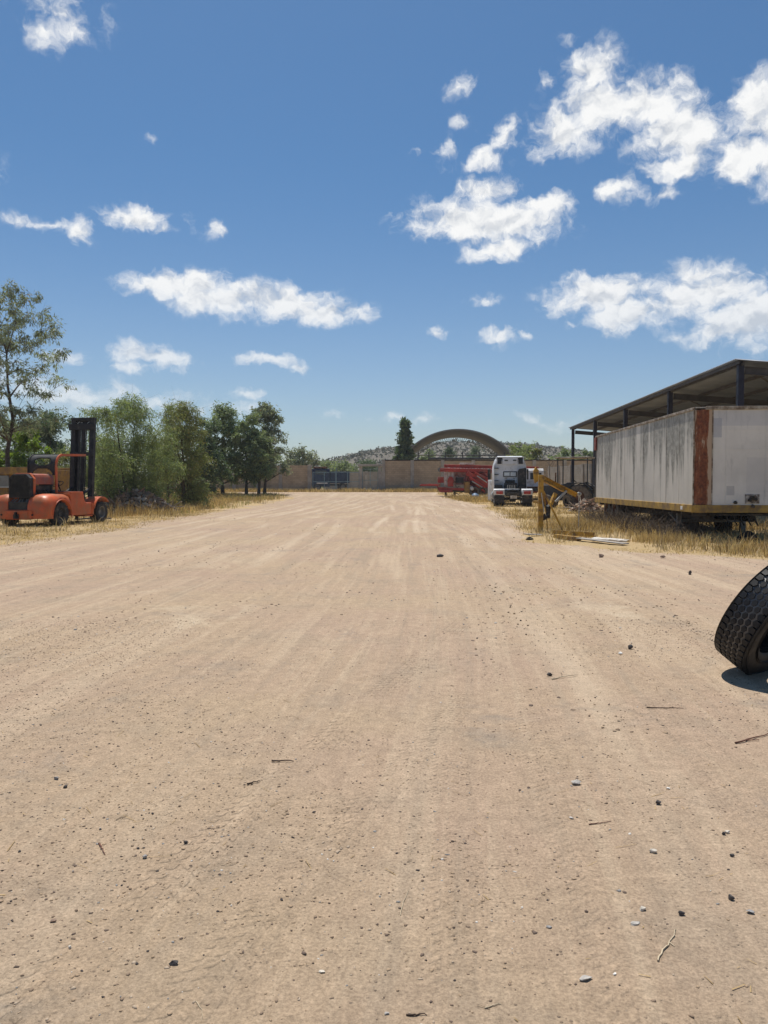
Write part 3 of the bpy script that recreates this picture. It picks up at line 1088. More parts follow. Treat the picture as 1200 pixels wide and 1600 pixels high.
# dead brush under the trailer
def brush():
    rr = random.Random(4)
    mb = MB()
    for i in range(230):
        t = rr.random()
        y = 20.2 + 11 * t
        x = 8.1 + .061 * (y - 20) + rr.uniform(-.9, 1.2)
        p = Vector((x, y, g1(x, y)))
        for k in range(4):
            d = Vector((rr.gauss(0, .5), rr.gauss(0, .5), rr.uniform(.3, 1))).normalized()
            ln = rr.uniform(.3, .8)
            q = p + d * ln
            mb.tube([p, p.lerp(q, .5) + Vector((rr.gauss(0, .06), rr.gauss(0, .06), .04)), q], [.009, .006, .003], 4, False)
            for j in range(2):
                e = p.lerp(q, rr.uniform(.4, .9))
                mb.tube([e, e + Vector((rr.gauss(0, .18), rr.gauss(0, .18), rr.uniform(.0, .25)))], [.005, .002], 4, False)
    o = mb.build('dead_brush', M['bark'], smooth=60, recalc=False)
    tag(o, 'tangle of dark dead branches under the trailer', 'brush', kind='stuff')


brush()
xy = scatter(420, 3.6, 14, 14.6, 32, lambda x, y: sstep(.2, 1.0, dr(x, y)) * patch(x, y, 71, .9))
grass('weeds', 'greyish tan tufts mixed into the golden grass by the trailer', xy, .08, .42, 'tan_grass', 20, .16, .006, .8)
xy = scatter(420, -18, -8, 16, 66, lambda x, y: sstep(.3, 1.3, dl(x, y)) * patch(x, y, 72, .6))
grass('weeds', 'greyish tan tufts in the left verge', xy, .06, .45, 'tan_grass', 20, .22, .010, .8)

# ------------------------------------------------------------------ block walls, gate, doorway
def block_mat(nm='block_wall', c1=(0.41, 0.31, 0.205, 1), c2=(0.49, 0.375, 0.25, 1)):
    m, t, b, out = newmat(nm)
    co = t.node('ShaderNodeTexCoord').outputs['Object']
    x, y, z = t.xyz(co)
    br = t.node('ShaderNodeTexBrick')
    t.put(br.inputs['Vector'], t.comb(x, z, 0.0))
    br.inputs['Scale'].default_value = 1.0
    br.inputs['Brick Width'].default_value = 0.40
    br.inputs['Row Height'].default_value = 0.20
    br.inputs['Mortar Size'].default_value = 0.012
    br.inputs['Color1'].default_value = c1
    br.inputs['Color2'].default_value = c2
    br.inputs['Mortar'].default_value = (0.31, 0.25, 0.18, 1)
    n = t.noise(co, 0.7, 7, .65)
    k = t.step(n, .25, .75, .80, 1.15)
    c = t.mix(1.0, br.outputs['Color'], t.comb(k, k, k), 'MULTIPLY')
    t.l.new(c, b.inputs['Base Color'])
    b.inputs['Roughness'].default_value = .92
    return m


M['block'] = block_mat()
M['grey_block'] = block_mat('grey_block_wall', (0.29, 0.265, 0.225, 1), (0.35, 0.32, 0.275, 1))
M['concrete'] = pmat('concrete', (0.36, 0.325, 0.275), .92, var=.25, vscale=1.5, bump=.2)
M['dark_coping'] = pmat('dark_coping', (0.035, 0.032, 0.03), .8)
M['steel_teal'] = pmat('steel_teal', (0.20, 0.29, 0.31), .6, var=.3)
M['steel_dark'] = pmat('steel_dark', (0.04, 0.042, 0.045), .6, var=.3, rust=.3)
M['steel_grey'] = pmat('steel_grey', (0.20, 0.20, 0.19), .6, metal=.3, var=.3, rust=.3)
M['rust'] = pmat('rust', (0.15, 0.065, 0.035), .85, var=.5, vscale=6, dirt=(0.06, 0.03, 0.02), damt=.5)
M['rubber'] = pmat('rubber', (0.022, 0.022, 0.023), .75, var=.3, vscale=3, dirt=(0.13, 0.105, 0.08), damt=.28, dscale=6, spec=.4)
M['rubber_dusty'] = pmat('rubber_dusty', (0.05, 0.047, 0.043), .85, var=.4, vscale=3, dirt=(0.17, 0.14, 0.11), damt=.55, dscale=5)
M['glass'] = pmat('glass', (0.02, 0.025, 0.03), .08, var=.1, spec=.8)
M['black'] = pmat('black_parts', (0.018, 0.018, 0.019), .55, var=.4, dirt=(0.10, 0.08, 0.06), damt=.3)


def wall(name, label, x0, x1, y0, y1, h, cols, coping=None, thick=.15, zb=None, mat='block'):
    """straight block wall from (x0,y0) to (x1,y1) with concrete columns at the given fractions"""
    L = math.hypot(x1 - x0, y1 - y0)
    z = min(g1(x0, y0), g1(x1, y1)) if zb is None else zb
    root = thing(name, (x0, y0, z - .1), math.atan2(y1 - y0, x1 - x0), label, 'wall')
    MB().box((L / 2, 0, (h + .1) / 2), (L, thick, h + .1)).build('blockwork', M[mat], root, smooth=0)
    for f in cols:
        MB().box((L * f, -.02, (h + .16) / 2), (.36, thick + .14, h + .16)).build('column', M['concrete'], root, bevel=.01)
    if coping:
        MB().box((L / 2, 0, h + .1 + .06), (L + .05, thick + .09, .12)).build('coping', M[coping], root)
    return root


WD = 80.0
zw = .75
hl, hr = Z(727, WD) - zw, Z(720, WD) - zw
wx = lambda px: X(px, WD)
wall('block_wall', 'left stretch of tan block wall ending at the barred gate', wx(250), wx(487), WD, WD, hl, [0.02, .17, .33, .49, .645, .795, .985])
wall('block_wall', 'long tan block wall with black coping right of the concrete doorway', wx(596.5), wx(1010), WD, WD, hr, [.006, .115, .23, .345, .46, .575, .69, .805, .92, .996], 'dark_coping')
wall('block_wall', 'distant grey block wall seen through the barred gate', X(505, 108), X(640, 108), 108, 108, Z(737, 108) - .75, [.02, .25, .5, .75, .98], mat='grey_block')
wall('block_wall', 'grey block wall beyond the pale tractor, running toward the yard', X(858, 72), X(935, 58), 72, 58, 2.65, [.02, .25, .5, .75, .98], zb=.45, mat='grey_block')

# doorway
dw = thing('doorway', (wx(578.5), WD, zw - .1), 0, 'concrete doorway frame with a flat lintel between gate and long wall', 'doorway')
for s in (-1, 1):
    MB().box((s * .98, 0, 1.36), (.32, .36, 2.72)).build('post', M['concrete'], dw, bevel=.015)
MB().box((0, -.05, 2.85), (2.55, .7, .22)).build('lintel', M['concrete'], dw, bevel=.015)
d = MB()
d.box((0, .0, 1.3), (.06, .05, 2.4))
for s in (-.8, .8):
    d.box((s, 0, 1.3), (.05, .05, 2.4))
for z in (.18, 1.3, 2.45):
    d.box((0, .052, z), (1.62, .05, .05))
for i in range(15):
    d.box((-.75 + i * .107, .094, 1.3), (.016, .016, 2.3))
d.build('barred_door', M['steel_teal'], dw)

# gate
gx0, gx1 = wx(488.5), wx(561.5)
gw = gx1 - gx0
gt = thing('gate', (gx0, WD + .02, zw), 0, 'wide barred metal gate in blue-green steel between wall and doorway', 'gate')
for k in range(2):
    f = MB()
    a, c = gw * k / 2 + .03, gw * (k + 1) / 2 - .03
    for z in (.14, 1.05, 2.02):
        f.box(((a + c) / 2, 0, z), (c - a, .05, .06))
    for x in (a, (a + c) / 2, c):
        f.box((x, .002, 1.08), (.06, .056, 1.94))
    lf = f.build('gate_leaf', M['steel_teal'], gt)
    f = MB()
    n = 19
    for i in range(1, n):
        f.box((a + (c - a) * i / n, .045, 1.08), (.015, .015, 1.9))
    f.build('bars', M['steel_teal'], lf)
MB().box((.02 + gw / 2, .06, 1.2), (.07, .07, 2.5)).build('centre_post', M['steel_teal'], gt)

# navy machine behind the gate (old combine or truck with a rusty cab roof)
M['navy'] = pmat('navy_paint', (0.022, 0.035, 0.075), .6, var=.4, rust=.15)
M['white_paint'] = pmat('white_paint', (0.74, 0.74, 0.72), .5, var=.08, dirt=(0.38, 0.33, 0.26), damt=.3)
nm = thing('old_truck', (X(508, 86), 86, .75), rad(8), 'dark navy old lorry with a rusty cab roof parked behind the barred gate', 'truck')
MB().prism([(-1.0, .5), (1.0, .5), (1.02, 1.75), (.8, 2.45), (-.95, 2.5), (-1.05, 1.75)], -1.5, .45, 'yz').build('cab', M['navy'], nm, bevel=.05)
MB().box((-.55, -.05, 2.62), (1.5, 1.9, .16)).build('cab_roof', M['rust'], nm, bevel=.05)
MB().box((-1.52, -.0, 2.1), (.03, 1.5, .55)).build('window', M['glass'], nm)
MB().box((-.55, -1.03, 2.06), (1.2, .03, .5)).build('window', M['glass'], nm)
tb = MB()
tb.box((1.6, 0, 1.55), (2.1, 2.1, 1.3))
for i in range(6):
    tb.box((.75 + i * .34, -1.08, 1.55), (.07, .06, 1.3))
tb.build('cargo_body', M['navy'], nm, bevel=.02)
MB().box((.4, 0, .72), (4.3, .9, .2)).build('chassis', M['black'], nm)
MB().box((-.4, -1.12, .9), (1.2, .12, .12)).build('bumper', M['white_paint'], nm, bevel=.02)


def wheel(parent, c, r, w, axis=(1, 0, 0), rim=.55, tyre='rubber', rimm='steel_grey', n=28, lugs=0, name='wheel'):
    """wheel > tyre, rim"""
    hw = w / 2
    prof = [(r * rim, -hw * .9), (r * .82, -hw), (r * .95, -hw * .92), (r, -hw * .7), (r, hw * .7), (r * .95, hw * .92), (r * .82, hw), (r * rim, hw * .9)]
    m = MB().lathe(prof, c, axis, n)
    if lugs:
        ax = Vector(axis).normalized()
        s = ax.cross(Vector((0, 0, 1))).normalized()
        u = ax.cross(s)
        for k in range(lugs):
            a = 2 * math.pi * k / lugs
            e = s * math.cos(a) + u * math.sin(a)
            sd = 1 if k % 2 else -1
            p0 = Vector(c) + e * (r + .006) + ax * (sd * hw * .08)
            a2 = a + .16
            e2 = s * math.cos(a2) + u * math.sin(a2)
            p1 = Vector(c) + e2 * (r + .002) + ax * (sd * hw * .92)
            m.bar(p0, p1, r * .07, r * .06, up=e)
    w_ = m.build(name, M[tyre], parent, smooth=40)
    q = r * rim
    pr = [(.001, -hw * .35), (q * .35, -hw * .45), (q * .45, -hw * .2), (q * .85, -hw * .2), (q * .95, -hw * .85), (q * 1.02, -hw * .92),
          (q * 1.02, hw * .92), (q * .95, hw * .85), (q * .85, hw * .2), (q * .45, hw * .2), (q * .35, hw * .45), (.001, hw * .35)]
    rm = MB().lathe(pr, c, axis, n)
    bo = rm
    ax = Vector(axis).normalized()
    s = ax.cross(Vector((0, 0, 1))).normalized()
    u = ax.cross(s)
    for k in range(8):
        a = 2 * math.pi * k / 8
        e = s * math.cos(a) + u * math.sin(a)
        for sd in (-1, 1):
            p = Vector(c) + e * q * .62 + ax * (sd * hw * .19)
            bo.tube([p, p + ax * (sd * .03)], r * .04, 6)
    rm.build('rim', M[rimm], w_, smooth=35)
    return w_


for x in (-.9, 1.9):
    for s in (-1, 1):
        wheel(nm, (x, s * .9, .45), .45, .26, (0, 1, 0))

# ------------------------------------------------------------------ arched roof
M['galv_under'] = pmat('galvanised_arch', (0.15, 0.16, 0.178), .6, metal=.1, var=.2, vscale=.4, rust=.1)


def arch():
    d0, d1 = 110.0, 128.0
    cx0, cx1 = X(715.5, d0), X(711.5, d1)
    hw = 77.5 / 1200 * d0
    zs, zc = Z(703, d0), Z(671, d0)
    root = thing('arched_roof', ((cx0 + cx1) / 2, (d0 + d1) / 2, g1(cx0, d0)), math.atan2(-(cx1 - cx0), d1 - d0), 'big barrel-arched metal roof standing beyond the block wall', 'shed roof')
    g = g1(cx0, d0)
    zs, zc = zs - g, zc - g
    ln = d1 - d0
    sag = zc - zs
    rr_ = (hw * hw + sag * sag) / (2 * sag)
    half = math.asin(min(1, hw / rr_))

    def arc(r_, a):
        return (r_ * math.sin(a), zc - rr_ + r_ * math.cos(a))
    N, K = 72, 1
    rings = []
    for i in range(N + 1):
        a = -half * 1.12 + 2.24 * half * i / N
        rings.append(a)
    ys = np.linspace(-ln / 2, ln / 2, 91)
    V, F = [], []
    for i, a in enumerate(rings):
        for j, y in enumerate(ys):
            x, z = arc(rr_ + (.07 if j % 2 else -.07), a)
            V.append((x, y, z))
    ny = len(ys)
    for i in range(N):
        for j in range(ny - 1):
            F.append((i * ny + j, i * ny + j + 1, (i + 1) * ny + j + 1, (i + 1) * ny + j))
    quads('roof_sheet', V, F, M['galv_under'], root)
    for y in (-ln / 2 - .05, ln / 2 + .05):
        t = MB()
        pts = [Vector((arc(rr_, a)[0], y, arc(rr_, a)[1])) for a in rings]
        for i in range(N):
            t.bar(pts[i], pts[i + 1], .16, .22, up=(0, 1, 0))
        t.build('edge_rib', M['galv_under'], root, smooth=0)
    # lattice rib under the far end
    for y in (ln / 2 - .4, 0.0):
        t = MB()
        ro, ri = rr_ - .12, rr_ - .62
        M_ = 44
        aa = [-half * 1.05 + 2.1 * half * i / M_ for i in range(M_ + 1)]
        for i in range(M_):
            p, q = arc(ro, aa[i]), arc(ri, (aa[i] + aa[i + 1]) / 2)
            s_ = arc(ro, aa[i + 1])
            t.bar((p[0], y, p[1]), (q[0], y, q[1]), .06)
            t.bar((q[0], y, q[1]), (s_[0], y, s_[1]), .06)
            if i < M_ - 1:
                q2 = arc(ri, (aa[i + 1] + aa[i + 2]) / 2)
                t.bar((q[0], y, q[1]), (q2[0], y, q2[1]), .09)
        if y:
            t.build('lattice_rib', M['steel_grey'], root, smooth=0)
    for s in (-1, 1):
        ex, ez = arc(rr_, s * half * 1.1)
        for y in (-ln / 2 + .3, 0, ln / 2 - .3):
            MB().box((ex, y, ez / 2), (.4, .4, ez)).build('column', M['concrete'], root, bevel=.02)
        MB().box((ex, 0, ez + .0), (.3, ln, .3)).build('eaves_beam', M['steel_grey'], root)


arch()

# pipe railing beyond the wall
rl = thing('pipe_railing', (X(652, 88), 88, .75), 0, 'dark pipe railing rising above the long wall in front of the arched roof', 'railing')
L = X(790, 88) - X(652, 88)
zt, zm = Z(711, 88) - .75, Z(716.5, 88) - .75
MB().tube([(0, 0, zt), (L, 0, zt - .05)], .06, 8).build('rail', M['steel_dark'], rl)
MB().tube([(L * .13, .0, zm), (L * .9, 0, zm)], .11, 8).build('rail', M['steel_dark'], rl)
for f in (0.01, .13, .32, .51, .7, .9, .99):
    MB().tube([(L * f, .08, 0), (L * f, .08, zt + .35)], .06, 8).build('post', M['steel_dark'], rl)

# ------------------------------------------------------------------ open shed on the right
M['post_navy'] = pmat('post_navy', (0.016, 0.015, 0.030), .55, var=.3, rust=.12)
M['beam_dark'] = pmat('beam_dark', (0.065, 0.06, 0.06), .65, var=.3, rust=.2)
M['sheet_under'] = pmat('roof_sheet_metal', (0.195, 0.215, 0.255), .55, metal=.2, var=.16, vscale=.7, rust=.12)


def shed():
    dn, pitch, n = 28.0, 8.2, 5
    dirx = .061
    x0 = X(1154, dn)
    ang = -math.atan(dirx)
    ztop = Z(562.6, dn)
    root = thing('open_shed', (x0, dn, g1(x0, dn)), ang, 'long open shed with corrugated roof on navy steel posts behind the trailer', 'shed')
    g = g1(x0, dn)
    H = ztop - g
    Lr = pitch * (n - 1) * math.hypot(1, dirx)
    wid, slope = 11.5, .085
    roof_y0, roof_y1 = -.35, Lr + .35
    # corrugated sheet: ribs run down the slope
    xs = np.linspace(-.30, wid, 8)
    ys = np.arange(roof_y0, roof_y1 + .01, .038)
    XX, YY = np.meshgrid(xs, ys)
    ZZ = H - .03 - slope * XX + .022 * np.sin(YY * 2 * np.pi / .152)
    V = np.stack([XX, YY, ZZ], -1).reshape(-1, 3)
    nx, ny = len(xs), len(ys)
    i = np.arange(nx * ny).reshape(ny, nx)
    F = np.stack([i[:-1, :-1], i[:-1, 1:], i[1:, 1:], i[1:, :-1]], -1).reshape(-1, 4)
    o = quads('roof_sheet', V, F, M['sheet_under'], root, smooth=True)
    sm = o.modifiers.new('thickness', 'SOLIDIFY')
    sm.thickness = .012
    under = lambda x: H - .065 - slope * x
    for k in range(n):
        y = Lr * k / (n - 1)
        ph = under(0) - .04
        MB().box((0, y, ph / 2), (.21, .20, ph)).build('post', M['post_navy'], root, bevel=.008)
        MB().box((wid - .6, y, (under(wid - .6) - .04) / 2), (.26, .24, under(wid - .6) - .04)).build('post', M['post_navy'], root, bevel=.008)
        rf = MB()
        a, b = (.16, y, under(.16) - .30), (wid - .74, y, under(wid - .74) - .30)
        rf.bar((a[0], y, a[2] + .13), (b[0], y, b[2] + .13), .16, .02)
        rf.bar((a[0], y, a[2] - .13), (b[0], y, b[2] - .13), .16, .02)
        rf.bar(a, b, .02, .24)
        rf.build('rafter', M['beam_dark'], root, smooth=0)
    for j in range(8):
        x = .02 + j * (wid - .3) / 7
        MB().box((x, Lr / 2, under(x) - .075), (.07, Lr + .5, .13)).build('purlin', M['beam_dark'], root)
    MB().box((-.16, Lr / 2, under(-.2) - .06), (.05, Lr + .6, .12)).build('edge_beam', M['beam_dark'], root)
    for k in range(n - 1):
        ya, yb = Lr * k / (n - 1), Lr * (k + 1) / (n - 1)
        m = MB()
        m.bar((.4, ya + .2, under(.4) - .19), (wid * .5, yb - .2, under(wid * .5) - .19), .05)
        m.build('brace', M['beam_dark'], root)


shed()

# ------------------------------------------------------------------ white box trailer


def trailer_skin():
    m, t, b, out = newmat('trailer_skin')
    co = t.node('ShaderNodeTexCoord').outputs['Object']
    x, y, z = t.xyz(co)
    base = (0.58, 0.555, 0.50, 1)
    n = t.noise(co, 1.2, 6, .6)
    k = t.step(n, .3, .7, .90, 1.07)
    c = t.mix(1.0, base, t.comb(k, k, k), 'MULTIPLY')
    # soot and algae runs: start at the roof rail and run down unevenly
    run = t.noise(t.comb(t.math('MULTIPLY', x, 2.6), t.math('MULTIPLY', y, 2.6), t.math('MULTIPLY', z, .10)), 1.0, 6, .68)
    broad = t.noise(t.comb(t.math('MULTIPLY', x, .5), t.math('MULTIPLY', y, .5), t.math('MULTIPLY', z, .12)), 1.0, 3, .6)
    thr = t.step(z, .9, 3.4, .60, .36)
    thr = t.math('SUBTRACT', thr, t.math('MULTIPLY', t.math('SUBTRACT', broad, .5), .75))
    s = t.step(t.math('SUBTRACT', run, thr), 0.0, .13)
    edge = t.step(t.noise(co, 5, 7, .7), .35, .6, .5, 1)
    c = t.mix(t.math('MULTIPLY', t.math('MULTIPLY', s, edge), .80), c, (0.125, 0.125, 0.105, 1))
    run2 = t.noise(t.comb(t.math('MULTIPLY', x, 9), t.math('MULTIPLY', y, 9), t.math('MULTIPLY', z, .16)), 1.0, 4, .6)
    c = t.mix(t.math('MULTIPLY', t.step(run2, .60, .72), .55), c, (0.19, 0.18, 0.155, 1))
    # thin rust weeps from rivets
    run3 = t.noise(t.comb(t.math('MULTIPLY', x, 14), t.math('MULTIPLY', y, 7), t.math('MULTIPLY', z, .45)), 1.0, 4, .65)
    c = t.mix(t.math('MULTIPLY', t.step(run3, .69, .75), .6), c, (0.17, 0.085, 0.05, 1))
    t.l.new(c, b.inputs['Base Color'])
    b.inputs['Roughness'].default_value = .5
    b.inputs['Specular IOR Level'].default_value = .3
    bn = t.node('ShaderNodeBump')
    bn.inputs['Strength'].default_value = .25
    bn.inputs['Distance'].default_value = .03
    t.l.new(t.noise(co, 1.1, 3), bn.inputs['Height'])
    t.l.new(bn.outputs[0], b.inputs['Normal'])
    return m


def front_skin():
    m, t, b, out = newmat('trailer_front_skin')
    co = t.node('ShaderNodeTexCoord').outputs['Object']
    x, y, z = t.xyz(co)
    n = t.noise(co, .9, 7, .65)
    k = t.step(n, .3, .7, .86, 1.08)
    c = t.mix(1.0, (0.66, 0.645, 0.61, 1), t.comb(k, k, k), 'MULTIPLY')
    sp = t.noise(t.comb(t.math('MULTIPLY', x, 3), y, t.math('MULTIPLY', z, .7)), 1.2, 7, .7)
    c = t.mix(t.math('MULTIPLY', t.step(sp, .54, .72), .55), c, (0.33, 0.325, 0.31, 1))
    # repainted upper band and square patches
    band = t.math('MULTIPLY', t.math('GREATER_THAN', z, 3.02), t.math('GREATER_THAN', x, .42))
    c = t.mix(t.math('MULTIPLY', band, .35), c, (0.36, 0.39, 0.47, 1))

    def patchm(x0, x1, z0, z1, col, a):
        q = t.math('MULTIPLY', t.math('MULTIPLY', t.math('GREATER_THAN', x, x0), t.math('LESS_THAN', x, x1)),
                   t.math('MULTIPLY', t.math('GREATER_THAN', z, z0), t.math('LESS_THAN', z, z1)))
        return t.mix(t.math('MULTIPLY', q, a), c, (*col, 1))
    c = patchm(.44, .66, 2.72, 3.22, (0.34, 0.36, 0.42), .6)
    c = patchm(.80, 1.0, 1.22, 1.46, (0.36, 0.36, 0.37), .6)
    c = patchm(1.30, 1.9, 1.3, 2.2, (0.46, 0.46, 0.47), .35)
    t.l.new(c, b.inputs['Base Color'])
    b.inputs['Roughness'].default_value = .45
    bn = t.node('ShaderNodeBump')
    bn.inputs['Strength'].default_value = .2
    bn.inputs['Distance'].default_value = .03
    t.l.new(t.noise(co, 1.6, 3), bn.inputs['Height'])
    t.l.new(bn.outputs[0], b.inputs['Normal'])
    return m


def rust_strip():
    m, t, b, out = newmat('peeling_corner_paint')
    co = t.node('ShaderNodeTexCoord').outputs['Object']
    x, y, z = t.xyz(co)
    n = t.noise(t.comb(t.math('MULTIPLY', x, 6), t.math('MULTIPLY', y, 6), t.math('MULTIPLY', z, 1.0)), 1.0, 8, .72)
    c = t.mix(t.step(t.noise(co, 12, 7, .7), .3, .7), (0.085, 0.032, 0.02, 1), (0.24, 0.075, 0.033, 1))
    mid = t.step(t.math('ABSOLUTE', t.math('SUBTRACT', x, .17)), .07, .25, -.055, .27)
    p = t.math('ADD', t.math('SUBTRACT', n, .54), mid)
    c = t.mix(t.step(p, -.02, .05), c, (0.50, 0.44, 0.34, 1))
    c = t.mix(t.math('MULTIPLY', t.step(p, -.11, -.03), .35), c, (0.34, 0.14, 0.06, 1))
    t.l.new(c, b.inputs['Base Color'])
    b.inputs['Roughness'].default_value = .75
    return m


def trailer():
    d0 = 20.0
    dx = .061
    x0 = X(1086, d0)
    ang = -math.atan(dx)
    g = 0.0
    root = thing('box_trailer', (x0, d0, g), ang, 'weathered white box trailer with yellow bottom rail and a rusty front corner', 'trailer')
    zt, zb = Z(637.7, d0), Z(801, d0)
    zr = zb + .20
    L, Wd, ch = 12.1, 2.55, .42
    skin, fs = trailer_skin(), front_skin()
    M['yellow_rail'] = pmat('yellow_rail', (0.40, 0.25, 0.05), .7, var=.25, vscale=2.5, dirt=(0.20, 0.13, 0.06), damt=.42, dscale=3, rust=.12)
    M['cream_edge'] = pmat('cream_edge', (0.5, 0.46, 0.38), .6, var=.3, dirt=(0.14, 0.10, 0.07), damt=.6, rust=.3)
    dy = .13   # the corner is drawn back on the side
    side = MB()
    # side wall in panels with lapped joints
    n = 10
    for k in range(n):
        a, b = dy + (L - dy) * k / n, dy + (L - dy) * (k + 1) / n
        side.box((.02 + (.002 if k % 2 else 0), (a + b) / 2, (zt + zr) / 2), (.04, b - a, zt - zr))
    side.build('side_wall', skin, root)
    sr = MB()
    for k in range(n + 1):
        y = dy + (L - dy) * k / n
        sr.box((-.002, min(max(y, dy + .03), L - .03), (zt + zr) / 2), (.006, .055, zt - zr - .02))
    sr.build('panel_joint', skin, root)
    MB().box((Wd - .02, L / 2, (zt + zr) / 2), (.04, L - .3, zt - zr)).build('side_wall', skin, root)
    MB().box(((ch + Wd - .04) / 2, .021, (zt + zr) / 2), (Wd - .04 - ch, .04, zt - zr)).build('front_wall', fs, root)
    ss = MB()
    for x in (ch + .35, ch + 1.35, ch + 1.95):
        ss.box((x, -.003, (zt + zr) / 2), (.012, .008, zt - zr - .1))
    for z in (zr + .05, zr + 1.45, zr + 1.95):
        ss.box((ch + 1.05, -.0035, z), (2.05, .007, .012))
    ss.build('seam', fs, root)
    # rusty corner, a shallow chamfer
    MB().prism([(0.0, dy), (0.02, dy - .02), (.06, .05), (.14, .008), (ch, -.004), (ch, .03), (.16, .045), (.09, .075), (.04, dy)], zr, zt - .04, 'xy').build('corner_panel', rust_strip(), root, smooth=0, bevel=.01)
    MB().box((ch + .006, -.008, (zt + zr) / 2), (.03, .014, zt - zr)).build('corner_bead', M['cream_edge'], root)
    MB().box((-.006, dy - .012, (zt + zr) / 2), (.03, .03, zt - zr)).build('corner_bead', M['cream_edge'], root)
    # roof, top rails
    MB().box((Wd / 2, L / 2, zt + .02), (Wd - .05, L - .1, .03)).build('roof', skin, root)
    MB().box((.0, (L + dy) / 2, zt + .0), (.07, L - dy, .07)).build('top_rail', M['cream_edge'], root, bevel=.01)
    MB().box((Wd / 2 + .1, -.0, zt + .0), (Wd - .3, .08, .09)).build('top_rail', M['cream_edge'], root, bevel=.01)
    # yellow rail
    MB().box((-.004, (L + dy) / 2, zb + .1), (.07, L - dy, .2)).build('bottom_rail', M['yellow_rail'], root, bevel=.008)
    MB().prism([(-.04, dy), (.03, .03), (.14, -.03), (Wd, -.03), (Wd, .04), (.16, .04), (.08, .09), (.03, dy)], zb, zb + .2, 'xy').build('bottom_rail', M['yellow_rail'], root, smooth=0, bevel=.006)
    # floor and running gear
    MB().box((Wd / 2, L / 2, zb + .06), (Wd - .15, L - .2, .1)).build('floor', M['beam_dark'], root)
    fr = MB()
    for x in (.75, 1.8):
        fr.box((x, L / 2 + .4, zb - .14), (.12, L - .9, .28))
    for k in range(14):
        fr.box((Wd / 2, .5 + k * .86, zb - .05), (Wd - .2, .08, .10))
    fr.build('chassis', M['beam_dark'], root)
    rs = MB()
    rs.box((.03, L + .01, (zt + zb) / 2), (.12, .12, zt - zb))
    rs.box((Wd - .03, L + .01, (zt + zb) / 2), (.12, .12, zt - zb))
    rs.box((Wd / 2, L + .01, zt - .05), (Wd - .2, .1, .14))
    rs.build('rear_frame', M['black'], root)
    MB().box((-.045, L - .10, zt - .30), (.05, .30, .52)).build('marker_panel', M['red_paint'], root, bevel=.01)
    # landing legs with feet
    for x in (.35, 2.15):
        lg = MB()
        lg.box((x, 2.35, .42), (.13, .13, .84))
        lg.box((x, 2.35, .03), (.3, .3, .06))
        lg.bar((x, 2.35, .35), (x, 3.3, zb - .1), .06)
        lg.build('landing_leg', M['steel_grey'], root)
    MB().box((1.25, 2.35, .45), (1.7, .08, .08)).build('landing_crossbar', M['steel_grey'], root)
    # kingpin plate, hoses, spare wheel carrier
    MB().box((1.25, .9, zb - .06), (1.6, 1.4, .06)).build('kingpin_plate', M['black'], root)
    hs = MB()
    for k in range(5):
        x = .9 + k * .18
        hs.tube([(x, .3, zb - .02), (x + .05, .25, zb - .25), (x + .2, .5, zb - .35), (x + .3, 1.2, zb - .1)], .02, 6)
    hs.build('hoses', M['black'], root)
    # coupling sockets on the front
    MB().box((1.45, -.012, zr + .16), (.36, .02, .24)).build('coupling_plate', M['coupling'], root, bevel=.004)
    for (x, z, r_) in ((1.38, zr + .13, .045), (1.45, zr + .19, .06), (1.53, zr + .15, .04), (1.46, zr - .03, .05), (1.02, zr + .07, .045)):
        MB().tube([(x, -.02, z), (x, -.08, z - .01)], [r_, r_ * .85], 12).build('coupling', M['black'], root)
    MB().box((-.045, .9, zb + .1), (.02, .16, .09)).build('reflector', M['white_paint'], root)
    for y in (9.1, 10.4):
        for x in (.2, .52, Wd - .52, Wd - .2):
            wheel(root, (x, y, .5), .5, .26, (1, 0, 0), rim=.55, tyre='rubber_dusty', rimm='rust', n=26)
        MB().tube([(.1, y, .5), (Wd - .1, y, .5)], .07, 8).build('axle', M['beam_dark'], root)
    # dolly wheel pair under the nose
    for x in (.85, Wd - .75):
        wheel(root, (x, 2.9, .45), .45, .26, (1, 0, 0), rim=.55, tyre='rubber', rimm='rust', n=26)
    for y in (2.9,):
        MB().tube([(.6, y, .45), (Wd - .5, y, .45)], .06, 8).build('axle', M['beam_dark'], root)


M['red_paint'] = pmat('red_paint', (0.26, 0.045, 0.03), .6, var=.3, dirt=(0.20, 0.11, 0.08), damt=.4, rust=.2)
M['coupling'] = pmat('coupling_white', (0.62, 0.60, 0.55), .6, var=.3, dirt=(0.12, 0.09, 0.07), damt=.6, dscale=12)
trailer()

# ------------------------------------------------------------------ yellow jib frame
M['jib_yellow'] = pmat('jib_yellow', (0.47, 0.27, 0.035), .55, var=.3, vscale=3, dirt=(0.16, 0.09, 0.04), damt=.4, dscale=5, rust=.22)
M['galv'] = pmat('galvanised', (0.42, 0.42, 0.40), .5, metal=.4, var=.2, rust=.15)


